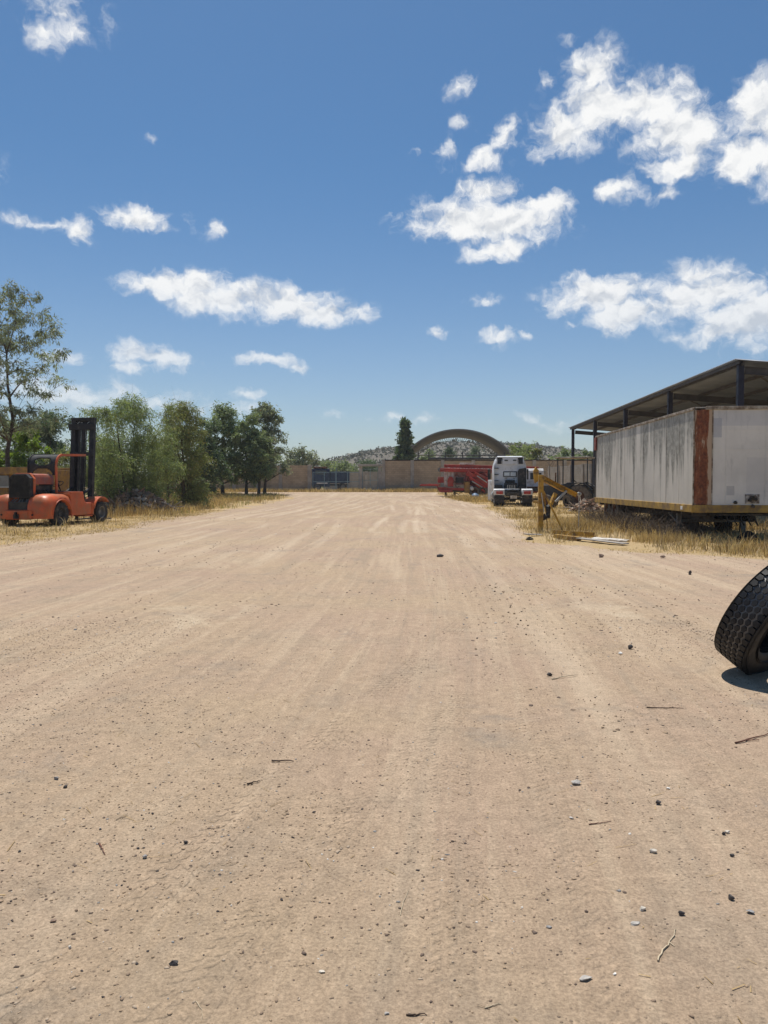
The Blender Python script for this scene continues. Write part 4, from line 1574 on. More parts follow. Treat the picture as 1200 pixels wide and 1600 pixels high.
def jib():
    p = G(844.5, 831)
    D = p.y
    root = thing('jib_frame', (p.x, p.y, p.z), 0, 'yellow steel jib frame with a sloping arm standing in the straw', 'jib crane')
    q = lambda px, py, dd=0.0: (P(px, py, D + dd) - p)
    MB().box((0, 0, q(844, 742).z / 2 - .03), (.15, .15, q(844, 742).z + .06)).build('post', M['jib_yellow'], root, bevel=.008)
    a0, a1 = q(849, 747.5, .02), q(901, 773.5, .5)
    ar = MB()
    ar.bar(a0 + Vector((0, 0, .07)), a1 + Vector((0, 0, .03)), .14, .02)
    ar.bar(a0 - Vector((0, 0, .09)), q(880, 768, .3), .14, .02)
    ar.bar(a0, a1, .03, .15)
    ar.build('arm', M['jib_yellow'], root, smooth=0, bevel=.004)
    MB().prism([(-.10, -.10), (.10, -.04), (.10, .03), (-.10, .10)], -.03, .05, 'xz').build('arm_bracket', M['jib_yellow'], root).location = a0 + Vector((-.02, -.06, 0))
    MB().prism([(0, 0), (.12, .07), (.12, .42), (.02, .52), (-.05, .4), (-.03, .1)], .5, .58, 'xz').build('rear_gusset', M['jib_yellow'], root, smooth=0).location = (q(836, 752, .5).x, 0, q(836, 752, .5).z - .06)
    MB().bar(q(834, 784, .3), q(843, 785), .08).build('side_arm', M['jib_yellow'], root)
    MB().bar(q(849, 767, -.02), q(882, 834, -.25), .05).build('brace', M['jib_yellow'], root)
    MB().bar(q(868, 771, .2), q(857, 795, .05), .10).build('brace', M['jib_yellow'], root)
    MB().bar(q(885, 767, .3), q(868, 784, .2), .06).build('brace', M['galv'], root)
    MB().tube([q(904, 772, .5), q(905, 790, .5), q(903.5, 834, .4)], .014, 6).build('hanging_rod', M['galv'], root)
    MB().tube([q(850, 768), q(853, 800, .1), q(856, 833, .1)], .02, 6).build('rod', M['jib_yellow'], root)
    MB().tube([q(846, 770, -.1), q(850, 800, -.1)], .016, 6).build('rod', M['galv'], root)
    mt = MB()
    mt.tube([q(848, 812), q(853, 806, -.02), q(856, 807, -.03), q(857, 801, -.02), q(856, 793, .02), q(861, 789, .05)], [.05, .10, .09, .06, .09, .06], 9)
    mt.build('chain_hoist', M['black'], root, smooth=0)
    sh = q(905, 772, .5)
    MB().lathe([(.02, -.05), (.07, -.04), (.055, 0), (.07, .04), (.02, .05)], sh, (0, 1, 0), 14).build('pulley', M['galv'], root)
    bs = MB()
    g0, g1_ = G(864, 838) - p, G(928, 843) - p
    for off, (a, b) in enumerate((((g0), (g1_)),)):
        a = Vector((a.x, a.y, .06))
        b = Vector((b.x, b.y, .07))
        bs.bar(a, b, .16, .02)
        bs.bar(a + Vector((0, -.07, .06)), b + Vector((0, -.07, .06)), .015, .11)
        bs.bar(a + Vector((0, .07, .06)), b + Vector((0, .07, .06)), .015, .11)
    bs.build('base_channel', M['jib_yellow'], root, smooth=0)
    a, b = G(868, 842) - p, G(905, 846) - p
    MB().bar((a.x, a.y, .07), (b.x, b.y, .06), .14, .10).build('base_channel', M['jib_yellow'], root)


jib()
M['board'] = pmat('bleached_board', (0.62, 0.59, 0.54), .8, var=.2, vscale=5, dirt=(0.28, 0.23, 0.18), damt=.4)
M['board_dark'] = pmat('grey_board', (0.30, 0.27, 0.235), .85, var=.3, vscale=5)


def slab(name, label, px0, py0, px1, py1, w, mat, cat, tilt=.05, group=None, lift=0.05):
    a, b = G(px0, py0), G(px1, py1)
    c = (a + b) / 2
    L = (b - a).length
    root = thing(name, (c.x, c.y, c.z + .02 + lift), math.atan2(b.y - a.y, b.x - a.x), label, cat, group)
    root.rotation_euler = (tilt, tilt * .6, root.rotation_euler.z)
    n = 9
    rr = random.Random(int(px0 * 7 + py0))
    top = []
    for i in range(n):
        t = i / (n - 1)
        top.append((-L / 2 + L * t, w / 2 * rr.uniform(.85, 1.08)))
    bot = [(L / 2 - L * i / (n - 1), -w / 2 * rr.uniform(.85, 1.08)) for i in range(n)]
    MB().prism(top + bot, -.012, .014, 'xy').build('panel', M[mat], root, smooth=0, bevel=.003)
    return root


slab('board', 'bleached white board lying flat right of the yellow jib base', 926, 846, 981, 848, .34, 'board', 'board', .06, 'boards on the straw')
slab('board', 'grey weathered board in front of the white board by the jib base', 905, 846, 978, 853, .22, 'board_dark', 'board', .03, 'boards on the straw')
slab('board', 'dark splintered plank lying left of the jib post on the straw', 822, 840, 846, 838, .16, 'board_dark', 'board', .1, 'boards on the straw')

# ------------------------------------------------------------------ orange forklift
M['fork_orange'] = pmat('forklift_orange', (0.52, 0.092, 0.018), .45, var=.2, vscale=1.6, bump=.08, bscale=12, dirt=(0.36, 0.12, 0.045), damt=.42, dscale=2.2, spec=.45, rust=.26)
M['fork_red'] = pmat('forklift_hood_red', (0.34, 0.08, 0.042), .55, var=.25, vscale=2, dirt=(0.24, 0.13, 0.10), damt=.45, dscale=2.5)
M['fork_black'] = pmat('forklift_black', (0.018, 0.018, 0.019), .6, var=.4, vscale=2, dirt=(0.05, 0.045, 0.04), damt=.3)
M['mast_black'] = pmat('mast_black', (0.016, 0.017, 0.021), .6, var=.35, vscale=2, dirt=(0.05, 0.045, 0.04), damt=.3)


def arc2(cx, cz, r, a0, a1, n):
    return [(cx + r * math.cos(rad(a0 + (a1 - a0) * i / n)), cz + r * math.sin(rad(a0 + (a1 - a0) * i / n))) for i in range(n + 1)]


def forklift():
    A = G(91, 821.5)
    ang = -rad(12)
    # local: +Y to the mast, +X right side; rear axle at y=0
    root = thing('forklift', (0, 0, 0), ang, 'rusty orange old forklift with black radiator and tall black mast on the straw', 'forklift')
    lx = 1.02
    ca, sa = math.cos(ang), math.sin(ang)
    root.location = (A.x - lx * ca, A.y - lx * sa, A.z)
    O = M['fork_orange']
    # rear body: two bulging fenders joined by the bumper
    for s in (-1, 1):
        rings = []
        ysec = [(-.86, .0), (-.84, .55), (-.76, .82), (-.6, .95), (-.3, 1.0), (.05, 1.0), (.42, 1.0), (.56, .97)]
        for (y, k) in ysec:
            zt = .30 + .86 * max(k, .02) ** .8
            x0, x1 = .40, .42 + .76 * (.86 + .14 * k)
            zb = .28
            ring = []
            prof = [(x0, zb), (x0, zt - .10), (x0 + .05, zt - .03), (x0 + .2, zt), (x1 - .30, zt - .02), (x1 - .10, zt - .10), (x1 - .02, zt - .26), (x1, max(zt - .45, zb + .02)), (x1 - .02, zb)]
            for (x, z) in prof:
                # wheel opening on the outer side
                ring.append(Vector((s * x, y, max(z, zb))))
            rings.append(ring)
        m = MB().loft(rings)
        o = m.build('fender', O, root, smooth=50)
        # cut the wheel arch
        cut = MB().lathe([(.001, -.45), (.53, -.45), (.53, .45), (.001, .45)], (s * 1.12, .06, .40), (1, 0, 0), 36).build('arch_cutter', M['fork_black'], None)
        bo = o.modifiers.new('arch', 'BOOLEAN')
        bo.operation = 'DIFFERENCE'
        bo.object = cut
        bo.solver = 'EXACT'
        CUTTERS.append((o, cut, root))
        # arch lip
        li = MB()
        pts = [Vector((s * 1.165, .06 + .55 * math.cos(rad(a)), .40 + .55 * math.sin(rad(a)))) for a in range(-12, 181, 8)]
        li.tube(pts, .022, 6)
        li.build('arch_lip', O, root)
        wheel(root, (s * 1.0, .06, .43), .43, .30, (1, 0, 0), rim=.55, tyre='rubber', rimm='steel_dark', lugs=26)
        wheel(root, (s * .98, 2.62, .41), .41, .34, (1, 0, 0), rim=.56, tyre='rubber', rimm='steel_grey', lugs=24)
    MB().prism([(-.90, .25), (-.90, .56), (-.84, .60), (-.55, .60), (-.55, .25)], -.45, .45, 'yz').build('bumper', O, root, bevel=.02)
    cw = MB().box((0, -.68, .42), (1.2, .4, .3))
    cw.build('counterweight', O, root)
    hk = MB().box((0, -.92, .36), (.2, .08, .16)).box((0, -.95, .42), (.06, .10, .2))
    hk.build('tow_hook', M['fork_black'], root, bevel=.01)
    for x in (-.62, .62):
        MB().tube([(x, -.88, .42), (x, -.90, .42)], .035, 10).build('plug', M['fork_black'], root)
    # radiator
    w2 = .43
    MB().prism([(-w2 - .02, 1.02), (w2 + .02, 1.02), (w2, 1.72), (w2 - .16, 1.86), (-w2 + .16, 1.86), (-w2, 1.72)], -.72, -.56, 'xz').build('radiator', M['fork_black'], root, smooth=0, bevel=.015)
    gr = MB()
    for i in range(24):
        x = -w2 + .05 + i * (2 * w2 - .1) / 23
        zt = 1.80 if abs(x) < w2 - .15 else 1.70
        gr.box((x, -.725, (1.06 + zt) / 2), (.010, .012, zt - 1.06))
    gr.build('grille', M['fork_black'], root, smooth=0)
    MB().prism([(-w2 + .01, 1.04), (w2 - .01, 1.04), (w2 + .03, 1.70), (w2 - .15, 1.90), (-w2 + .15, 1.90), (-w2 - .03, 1.70)], -.55, -.42, 'xz').build('radiator_shroud', O, root, smooth=0, bevel=.015)
    # engine bay and hood
    MB().prism([(-w2, 1.50), (w2, 1.50), (w2 + .005, 1.74), (w2 - .05, 1.85), (w2 - .2, 1.885), (-w2 + .2, 1.885), (-w2 + .05, 1.85), (-w2 - .005, 1.74)], -.42, .62, 'xz').build('hood', M['fork_red'], root, smooth=60, bevel=.012)
    en = MB().box((0, .1, 1.15), (.55, 1.0, .62)).box((.2, .0, 1.36), (.25, .6, .18))
    for k in range(4):
        en.tube([(.28, -.25 + k * .2, 1.3), (.40, -.25 + k * .2, 1.22), (.38, -.2 + k * .2, 1.05)], .03, 7)
    en.build('engine', M['black'], root, bevel=.02)
    ho = MB()
    rr = random.Random(2)
    for k in range(9):
        x = rr.uniform(-.3, .3)
        ho.tube([(x, -.6, .98), (x + rr.uniform(-.1, .1), -.72, .86), (x + rr.uniform(-.25, .25), -.7, .72), (x + rr.uniform(-.2, .2), -.6, .62)], .018, 6)
    ho.build('hoses', M['steel_grey'], root)
    MB().tube([(.47, -.34, 1.20), (.49, -.34, 1.30)], .02, 8).build('fuel_cap', M['fork_black'], root)
    # main frame and side bodies
    MB().box((0, .9, .62), (.8, 3.4, .5)).build('frame', M['fork_black'], root)
    for s in (-1, 1):
        a, b = (s * .55, s * 1.13)
        side = [(.60, .40), (.60, 1.0), (.56, 1.14), (.64, 1.22), (1.30, 1.22), (1.40, 1.18), (1.44, 1.08), (1.50, .86), (1.62, .80), (1.95, .80), (1.95, .34), (.60, .34)]
        MB().prism(side, min(a, b), max(a, b), 'yz').build('side_panel', O, root, smooth=0, bevel=.03)
        MB().prism([(.60, 1.17), (1.36, 1.17), (1.36, 1.225), (.60, 1.225)], min(s * .52, s * 1.155), max(s * .52, s * 1.155), 'yz').build('side_sill', O, root, bevel=.015)
        # front fender curls over the front wheel
        op = arc2(2.62, .42, .60, 165, 42, 16)
        ip = arc2(2.62, .42, .555, 42, 165, 16)
        MB().prism(op + ip, min(s * .62, s * 1.17), max(s * .62, s * 1.17), 'yz').build('front_fender', O, root, smooth=40)
        MB().prism([(1.95, .36), (1.95, .80)] + arc2(2.62, .42, .60, 150, 95, 8) + arc2(2.62, .42, .56, 95, 190, 10), min(s * 1.02, s * 1.14), max(s * 1.02, s * 1.14), 'yz').build('fender_cheek', O, root, smooth=0, bevel=.01)
        MB().box((s * .88, 1.75, .30), (.5, .5, .05)).build('step', O, root, bevel=.01)
    MB().box((0, 1.95, 1.0), (1.1, .12, .5)).build('dashboard', M['fork_black'], root, bevel=.02)
    st = MB().box((0, .95, 1.22), (.55, .5, .16)).box((0, .74, 1.48), (.52, .14, .42))
    st.build('seat', M['fork_black'], root, bevel=.04)
    sw = MB()
    c0 = Vector((-.05, 1.55, 1.52))
    ax = Vector((0, -.5, .85)).normalized()
    sw.tube([c0 + ax.cross(Vector((1, 0, 0))) * .2 * math.cos(a) + Vector((1, 0, 0)) * .2 * math.sin(a) for a in [2 * math.pi * k / 20 for k in range(21)]], .014, 6)
    sw.tube([c0, c0 - ax * .6], .025, 8)
    for a in (0, 2.1, 4.2):
        sw.tube([c0, c0 + ax.cross(Vector((1, 0, 0))) * .2 * math.cos(a) + Vector((1, 0, 0)) * .2 * math.sin(a)], .010, 6)
    sw.build('steering_wheel', M['black'], root)
    # overhead guard: bent sheet, rear face with an oval hole and an arched foot
    hw = .56
    yr, zt = .56, 2.60

    def skin(sv):
        # sv: arc length from rear foot up and forward -> (y, z)
        r_ = .40
        up = zt - r_ - 1.84
        if sv < up:
            return (yr + .10 * (1 - sv / up) * 0, 1.84 + sv)
        q = sv - up
        qa = r_ * math.pi / 2
        if q < qa:
            a = q / r_
            return (yr + r_ - r_ * math.cos(a), zt - r_ + r_ * math.sin(a))
        return (yr + r_ + (q - qa), zt + .03 * (q - qa))
    tot = (zt - .40 - 1.84) + .40 * math.pi / 2 + 1.45
    NU, NV = 40, 60
    V, idx = [], {}
    for j in range(NV + 1):
        sv = tot * j / NV
        y, z = skin(sv)
        for i in range(NU + 1):
            x = -hw + 2 * hw * i / NU
            V.append((x, y, z))
    F = []
    for j in range(NV):
        for i in range(NU):
            x = -hw + 2 * hw * (i + .5) / NU
            sv = tot * (j + .5) / NV
            if ((x - .0) / .35) ** 2 + ((sv - .52) / .15) ** 2 < 1:
                continue
            if (x / .43) ** 2 + (sv / .26) ** 2 < 1:
                continue
            b = j * (NU + 1) + i
            F.append((b, b + 1, b + NU + 2, b + NU + 1))
    o = quads('overhead_guard', V, F, M['fork_black'], root, smooth=False)
    o.data.shade_smooth()
    sm = o.modifiers.new('thickness', 'SOLIDIFY')
    sm.thickness = .03
    sm.offset = 0
    for s in (-1, 1):
        e = MB()
        pts = [(yr, 1.16)] + [skin(tot * k / 26) for k in range(27)]
        for k in range(len(pts) - 1):
            p, q = pts[k], pts[k + 1]
            e.bar((s * (hw + .02), p[0], p[1]), (s * (hw + .02), q[0], q[1]), .05, .085, up=(0, -.7, .7))
        e.build('guard_edge', O if s > 0 else M['fork_black'], root, smooth=60)
    MB().box((0, yr + 1.8, zt + .03), (2 * hw, .06, .05)).build('guard_bar', O, root)
    # mast
    lean = .075
    y0 = 2.95
    ym = lambda z: y0 + lean * (z - .5)
    ztop = 4.15
    for s in (-1, 1):
        MB().bar((s * .42, ym(.25), .25), (s * .42, ym(ztop), ztop), .19, .16, up=(0, 1, 0)).build('mast_channel', M['mast_black'], root, bevel=.008)
        MB().bar((s * .28, ym(.3) + .09, .3), (s * .28, ym(ztop - .12) + .09, ztop - .12), .09, .10, up=(0, 1, 0)).build('inner_channel', M['mast_black'], root)
        MB().tube([(s * .42, 2.0, .95), (s * .42, ym(1.35) - .06, 1.35)], .05, 10).build('tilt_cylinder', M['mast_black'], root)
    MB().tube([(0, ym(.3), .3), (0, ym(ztop - .35), ztop - .35)], .085, 14).build('lift_cylinder', M['mast_black'], root)
    ch = MB()
    for x in (-.13, .13):
        ch.bar((x, ym(.5), .5), (x, ym(ztop - .4), ztop - .4), .03, .03)
    ch.build('chain', M['mast_black'], root)
    cr = MB()
    cr.box((0, ym(ztop - .02), ztop - .02), (1.04, .17, .12))
    cr.box((0, ym(ztop - .34) - .10, ztop - .34), (1.16, .07, .24))
    cr.box((0, ym(ztop - .17) + .05, ztop - .17), (.86, .03, .22))
    cr.build('mast_crosshead', M['mast_black'], root, bevel=.01)
    mk = MB()
    for x, w, a in ((-.34, .09, .5), (-.22, .12, .6), (-.08, .08, 0), (.22, .11, .6)):
        mk.bar((x - w / 2 * math.cos(a), ym(ztop - .15) - .02, ztop - .16 - w / 2 * math.sin(a)), (x + w / 2 * math.cos(a), ym(ztop - .15) - .02, ztop - .16 + w / 2 * math.sin(a)), .018, .02)
    mk.build('chain_anchor', M['galv'], root, smooth=0)
    MB().box((0, ym(2.72) - .08, 2.72), (1.04, .08, .15)).build('mast_crossbar', M['mast_black'], root, bevel=.01)
    MB().box((0, ym(.5), .45), (1.04, .2, .3)).build('mast_foot', M['mast_black'], root)
    fk = MB()
    for z in (.35, .85):
        fk.box((0, ym(z) + .2, z), (1.3, .07, .14))
    fk.build('fork_carriage', M['mast_black'], root)
    for s in (-1, 1):
        f = MB().box((s * .38, ym(.5) + .26, .5), (.14, .05, .9)).box((s * .38, ym(.5) + .85, .08), (.14, 1.2, .05))
        f.build('fork', M['mast_black'], root, bevel=.005)


CUTTERS = []
forklift()
# apply the wheel-arch cuts and drop the cutters
dg = bpy.context.evaluated_depsgraph_get()
for o, cut, root in CUTTERS:
    cut.parent = root
bpy.context.view_layer.update()
dg = bpy.context.evaluated_depsgraph_get()
for o, cut, root in CUTTERS:
    me = bpy.data.meshes.new_from_object(o.evaluated_get(dg))
    o.modifiers.clear()
    o.data = me
    bpy.data.objects.remove(cut)

# ------------------------------------------------------------------ ochre container behind the forklift
M['ochre'] = pmat('ochre_paint', (0.36, 0.205, 0.045), .7, var=.3, vscale=1.2, dirt=(0.20, 0.12, 0.06), damt=.5, rust=.2)


def ochre_box():
    d = 34.0
    x0, x1 = X(-70, d), X(84, d)
    zt = Z(730, d)
    root = thing('skip_container', ((x0 + x1) / 2, d, g1(x0, d)), 0, 'ochre steel skip container with a grey side panel behind the forklift', 'container')
    L = x1 - x0
    h = zt - g1(x0, d)
    MB().prism([(-L / 2 + .15, .35), (L / 2 - .15, .35), (L / 2, h - .12), (-L / 2, h - .12)], .05, 1.8, 'xz').build('body', M['ochre'], root, smooth=0, bevel=.015)
    MB().box((0, .0, h - .16), (L + .08, .12, .33)).build('rim', M['ochre'], root, bevel=.015)
    MB().box((0, 1.85, h - .08), (L + .08, .12, .17)).build('rim', M['ochre'], root, bevel=.015)
    for f in (-.42, -.22, .02, .26, .46):
        MB().box((L * f, .02, (h - .33 + .35) / 2), (.12, .1, h - .33 - .35)).build('rib', M['ochre'], root, bevel=.01)
    px = X(-4, d) - (x0 + x1) / 2
    MB().box((px, -.03, Z(752, d) - root.location.z), (1.05, .06, .5)).build('side_panel', M['steel_grey'], root, bevel=.01)
    MB().box((px, -.045, Z(761, d) - root.location.z), (1.2, .08, .05)).build('ledge', M['galv'], root)
    for f in (-.35, .35):
        MB().box((L * f, .9, .17), (.25, 1.7, .36)).build('skid', M['steel_dark'], root)


ochre_box()


# ------------------------------------------------------------------ rubble heap under the trees
def heap(name, label, c, rx, ry, h, n, mats, smin, smax, seed):
    rr = random.Random(seed)
    mb = [MB() for _ in mats]
    for i in range(n):
        a = rr.random() * 2 * math.pi
        q = math.sqrt(rr.random())
        x, y = c[0] + math.cos(a) * q * rx, c[1] + math.sin(a) * q * ry
        z = g1(x, y) + h * max(0, 1 - q ** 1.6) * rr.uniform(.55, 1.0)
        s = rr.uniform(smin, smax)
        k = rr.choices(range(len(mats)), [m[1] for m in mats])[0]
        if rr.random() < .25:
            d = Vector((rr.gauss(0, 1), rr.gauss(0, 1), rr.gauss(0, .5))).normalized()
            mb[k].tube([(x, y, z), tuple(Vector((x, y, z)) + d * s * 3)], [s * .16, s * .10], 5)
        else:
            mb[k].box((x, y, z), (s * rr.uniform(.6, 1.4), s * rr.uniform(.5, 1.1), s * rr.uniform(.25, .7)), (rr.uniform(-.7, .7), rr.uniform(-.7, .7), rr.uniform(0, 3)))
    root = thing(name, (0, 0, 0), 0, label, 'heap')
    root['kind'] = 'stuff'
    for m, (mt, w, pn) in zip(mb, mats):
        m.build(pn, M[mt], root, smooth=0)


M['rubble_pale'] = pmat('rubble_pale', (0.34, 0.275, 0.21), .9, var=.4, vscale=5)
M['rubble_red'] = pmat('rubble_red', (0.28, 0.165, 0.11), .9, var=.4, vscale=5)
M['wood_grey'] = pmat('wood_grey', (0.20, 0.145, 0.10), .9, var=.4, vscale=5)
hp = G(206, 803)
heap('rubble_heap', 'heap of broken bricks, branches and scrap under the biggest pepper tree', (hp.x - .2, hp.y + 1.0), 2.3, 1.6, 1.25, 900,
     [('rubble_pale', .32, 'rubble'), ('rubble_red', .25, 'brick_rubble'), ('wood_grey', .43, 'branches')], .10, .30, 3)
hp = G(168, 800)
heap('rubble_heap', 'lower end of the rubble right behind the forklift front wheel', (hp.x - .3, hp.y + 1.3), 1.2, 1.0, 1.2, 220,
     [('rubble_pale', .5, 'rubble'), ('wood_grey', .5, 'branches')], .10, .30, 4)


# ------------------------------------------------------------------ white tractor unit seen from behind
M['truck_white'] = pmat('truck_white', (0.66, 0.67, 0.68), .38, var=.07, vscale=1.2, dirt=(0.42, 0.39, 0.35), damt=.3, dscale=1.5, spec=.5)
M['lamp_red'] = pmat('lamp_red', (0.42, 0.035, 0.03), .3, var=.2, dirt=(0.3, 0.2, 0.15), damt=.3)
M['window_reflection'] = pmat('window_reflection', (0.62, 0.66, 0.66), .12, var=.2, vscale=4, spec=.9)  # white reflection on the panes put into their base colour


def tractor():
    b = G(803, 791.5)
    root = thing('truck_tractor', (b.x, b.y + .55, b.z), -rad(5), 'white cab-over truck tractor without trailer, seen from behind on the yard', 'truck')
    W_ = M['truck_white']
    fr = MB()
    for s in (-1, 1):
        fr.box((s * .42, 1.7, .84), (.10, 5.0, .26))
    fr.box((0, -.78, .80), (.95, .10, .26))
    fr.box((0, .6, .84), (.8, .12, .22))
    fr.build('chassis', M['black'], root)
    for s in (-1, 1):
        for x in (.72, 1.07):
            wheel(root, (s * x, 0, .51), .51, .29, (1, 0, 0), rim=.55, tyre='rubber', rimm='steel_grey', lugs=40)
        wheel(root, (s * 1.0, 3.75, .51), .51, .30, (1, 0, 0), rim=.55, tyre='rubber', rimm='steel_grey')
        op = arc2(0, .51, .64, 25, 160, 14)
        ip = arc2(0, .51, .60, 160, 25, 14)
        MB().prism(op + ip, min(s * .56, s * 1.24), max(s * .56, s * 1.24), 'yz').build('mudguard', W_, root, smooth=40)
        lb = MB().box((s * .90, -.68, .93), (.68, .10, .34)).build('lamp_panel', W_, root, bevel=.03)
        MB().box((s * .88, -.745, .90), (.44, .05, .20)).build('tail_lamp', M['lamp_red'], lb, bevel=.015)
        MB().box((s * .9, -.70, .50), (.62, .02, .50)).build('mud_flap', M['black'], root)
        MB().tube([(s * .98, .9, .7), (s * .98, 2.2, .7)], .33, 20).build('fuel_tank', M['galv'], root, bevel=.02)
    MB().tube([(-.95, 0, .51), (.95, 0, .51)], .10, 10).build('axle', M['black'], root)
    MB().tube([(-.2, 0, .53), (.2, 0, .53)], .24, 14).build('differential', M['black'], root)
    MB().box((0, -.86, .62), (.42, .03, .20)).build('number_plate', M['board'], root)
    MB().box((0, -.84, .84), (1.0, .06, .10)).build('rear_crossmember', M['black'], root, bevel=.01)
    # fifth wheel with its slot
    MB().prism([(-.50, .55), (-.46, -.05), (-.30, -.42), (-.12, -.45), (0, -.05), (.12, -.45), (.30, -.42), (.46, -.05), (.50, .55), (.25, .72), (-.25, .72)], -.04, .04, 'xy').build('fifth_wheel', M['truck_white'], root, smooth=0, bevel=.01).location = (0, .15, 1.10)
    bx = MB().box((-.42, .2, 1.0), (.06, .5, .14)).box((.42, .2, 1.0), (.06, .5, .14))
    bx.build('fifth_wheel_bracket', M['black'], root)
    # cab: lofted sections (rear to front)
    rings = []
    for (y, w, z0, z1, tw) in ((2.35, 1.06, 1.02, 3.08, .92), (2.45, 1.10, .98, 3.16, .96), (3.6, 1.12, .70, 3.20, .98), (4.3, 1.12, .45, 2.95, .98), (4.6, 1.05, .45, 2.3, .98)):
        zs = z0 + (z1 - z0) * .80
        rings.append([Vector(p) for p in ((-w + .05, y, z0), (-w, y, z0 + .1), (-w, y, zs), (-tw, y, z1 - .06), (-tw + .1, y, z1), (tw - .1, y, z1), (tw, y, z1 - .06), (w, y, zs), (w, y, z0 + .1), (w - .05, y, z0))])
    cab = MB().loft(rings)
    cab = cab.build('cab', W_, root, smooth=30, bevel=.02)
    # rear face details
    wf = MB()
    for x0, x1 in ((-.36, .02), (.05, .43)):
        MB().box(((x0 + x1) / 2 - .03, 2.335, 2.13), (x1 - x0, .03, .26)).build('rear_window', M['window_reflection'], root, bevel=.01)
    for z in (1.97, 2.29):
        wf.box((.005, 2.33, z), (.90, .04, .05))
    for x in (-.43, .005, .44):
        wf.box((x, 2.33, 2.13), (.05, .04, .36))
    wf.build('window_frame', M['black'], root)
    sl = MB()
    for x in (-.28, .28):
        sl.box((x, 2.33, 1.86), (.17, .02, .035))
    for x in (-.27, .30):
        sl.box((x, 2.20, 3.06), (.22, .02, .07))
    sl.build('vent_slot', M['black'], root)
    for z in (1.68, 2.10, 2.52):
        g = MB().box((-.93, 2.28, z), (.30, .12, .045))
        g.build('side_handle', M['black'], root)
    # roof deflector, hollow at the back
    MB().prism([(2.25, 3.30), (2.9, 3.38), (3.9, 3.20), (3.9, 3.12), (2.9, 3.16), (2.25, 3.26)], -.84, .84, 'yz').build('roof_deflector', W_, root, smooth=30, bevel=.01)
    MB().box((0, 2.245, 3.02), (1.02, .03, .44)).build('deflector_back', W_, root, bevel=.01)
    for s in (-1, 1):
        MB().prism([(2.26, 2.82), (2.30, 3.28), (3.6, 3.2), (3.6, 3.1), (2.6, 2.84)], min(s * .58, s * .86), max(s * .58, s * .86), 'yz').build('deflector_fin', M['black'], root, smooth=0, bevel=.01)
        MB().prism([(2.2, 2.9), (2.26, 3.32), (3.5, 3.25), (3.5, 3.0)], min(s * .86, s * .92), max(s * .86, s * .92), 'yz').build('deflector_side', W_, root, smooth=0, bevel=.01)
    # side air deflector on the right, black inside
    MB().prism([(.56, 1.02), (.52, 1.7), (.50, 2.30), (.60, 2.48), (.98, 2.56), (1.07, 2.52), (1.07, 1.02)], 1.96, 2.30, 'xz').build('side_fairing', M['black'], root, smooth=0, bevel=.02)
    MB().box((1.085, 2.1, 1.8), (.02, .5, 1.5)).build('fairing_skin', W_, root)
    MB().box((-1.085, 2.2, 1.9), (.02, .32, 1.75)).build('fairing_skin', W_, root)
    eq = MB().box((.02, 2.05, 1.28), (.85, .5, .5)).tube([(-.42, 1.7, 1.1), (.45, 1.7, 1.1)], .16, 12).tube([(-.35, 2.0, 1.62), (.3, 2.0, 1.62)], .12, 10)
    eq.box((-.80, 2.12, 1.16), (.54, .42, .48)).box((.80, 2.12, 1.16), (.52, .40, .48)).box((0, 2.2, 1.02), (2.0, .3, .3))  # black boxes added to darken the lower cab rear
    eq.build('engine_and_dark_boxes', M['black'], root, bevel=.03)
    ai = MB()
    for k in range(5):
        x = -.25 + k * .12
        ai.tube([(x, 2.2, 1.5), (x + .04, 1.5, 1.25), (x, 1.2, 1.38), (x - .03, .7, 1.1)], .018, 6)
    ai.build('air_hoses', M['black'], root)
    for s in (-1, 1):
        MB().box((s * 1.32, 4.2, 2.15), (.22, .16, .75)).build('mirror', M['black'], root, bevel=.04)
        MB().bar((s * 1.08, 4.25, 2.4), (s * 1.3, 4.2, 2.4), .04).build('mirror_arm', M['black'], root)
    MB().box((-.65, 1.35, .95), (.5, .7, .03)).build('deck_plate', M['galv'], root)


tractor()


# ------------------------------------------------------------------ smaller white lorry behind it
def white_lorry():
    d = 60.0
    b = (X(829, d), d)
    root = thing('lorry', (b[0], b[1], g1(*b)), -rad(8), 'small white lorry cab mostly hidden behind the right side of the truck tractor', 'truck')
    W_ = M['truck_white']
    MB().prism([(-.9, .6), (.9, .6), (1.3, .9), (1.25, 1.4), (.8, 1.55), (.45, 2.3), (-.75, 2.38), (-.9, 2.2)], -.95, .95, 'yz').build('cab', W_, root, smooth=0, bevel=.06)
    MB().box((.958, .0, 1.86), (.02, .80, .55)).build('side_window', M['glass'], root, bevel=.01)
    MB().box((.35, -.91, 1.80), (.85, .02, .5)).build('rear_window', M['glass'], root, bevel=.01)
    MB().box((0, -2.0, .75), (.9, 3.0, .25)).build('chassis', M['black'], root)
    MB().box((0, -1.9, .95), (1.8, 2.0, .10)).build('flat_bed', M['rust'], root, bevel=.01)
    for y in (.9, -2.2):
        for s in (-1, 1):
            wheel(root, (s * .85, y, .45), .45, .26, (1, 0, 0))


white_lorry()
cd = 56.5
cb = (X(777, cd), cd)
wc = thing('cabinet', (cb[0], cb[1], g1(*cb)), rad(6), 'white metal cabinet standing between the red machine and the truck tractor', 'cabinet')
MB().box((0, 0, .84), (1.25, .7, 1.52)).build('body', M['truck_white'], wc, bevel=.03)
MB().box((-.02, -.365, .86), (1.12, .03, 1.34)).build('door', M['truck_white'], wc, bevel=.012)
MB().box((.45, -.39, .95), (.03, .03, .25)).build('handle', M['galv'], wc)
MB().box((0, 0, .045), (1.1, .6, .09)).build('plinth', M['black'], wc)


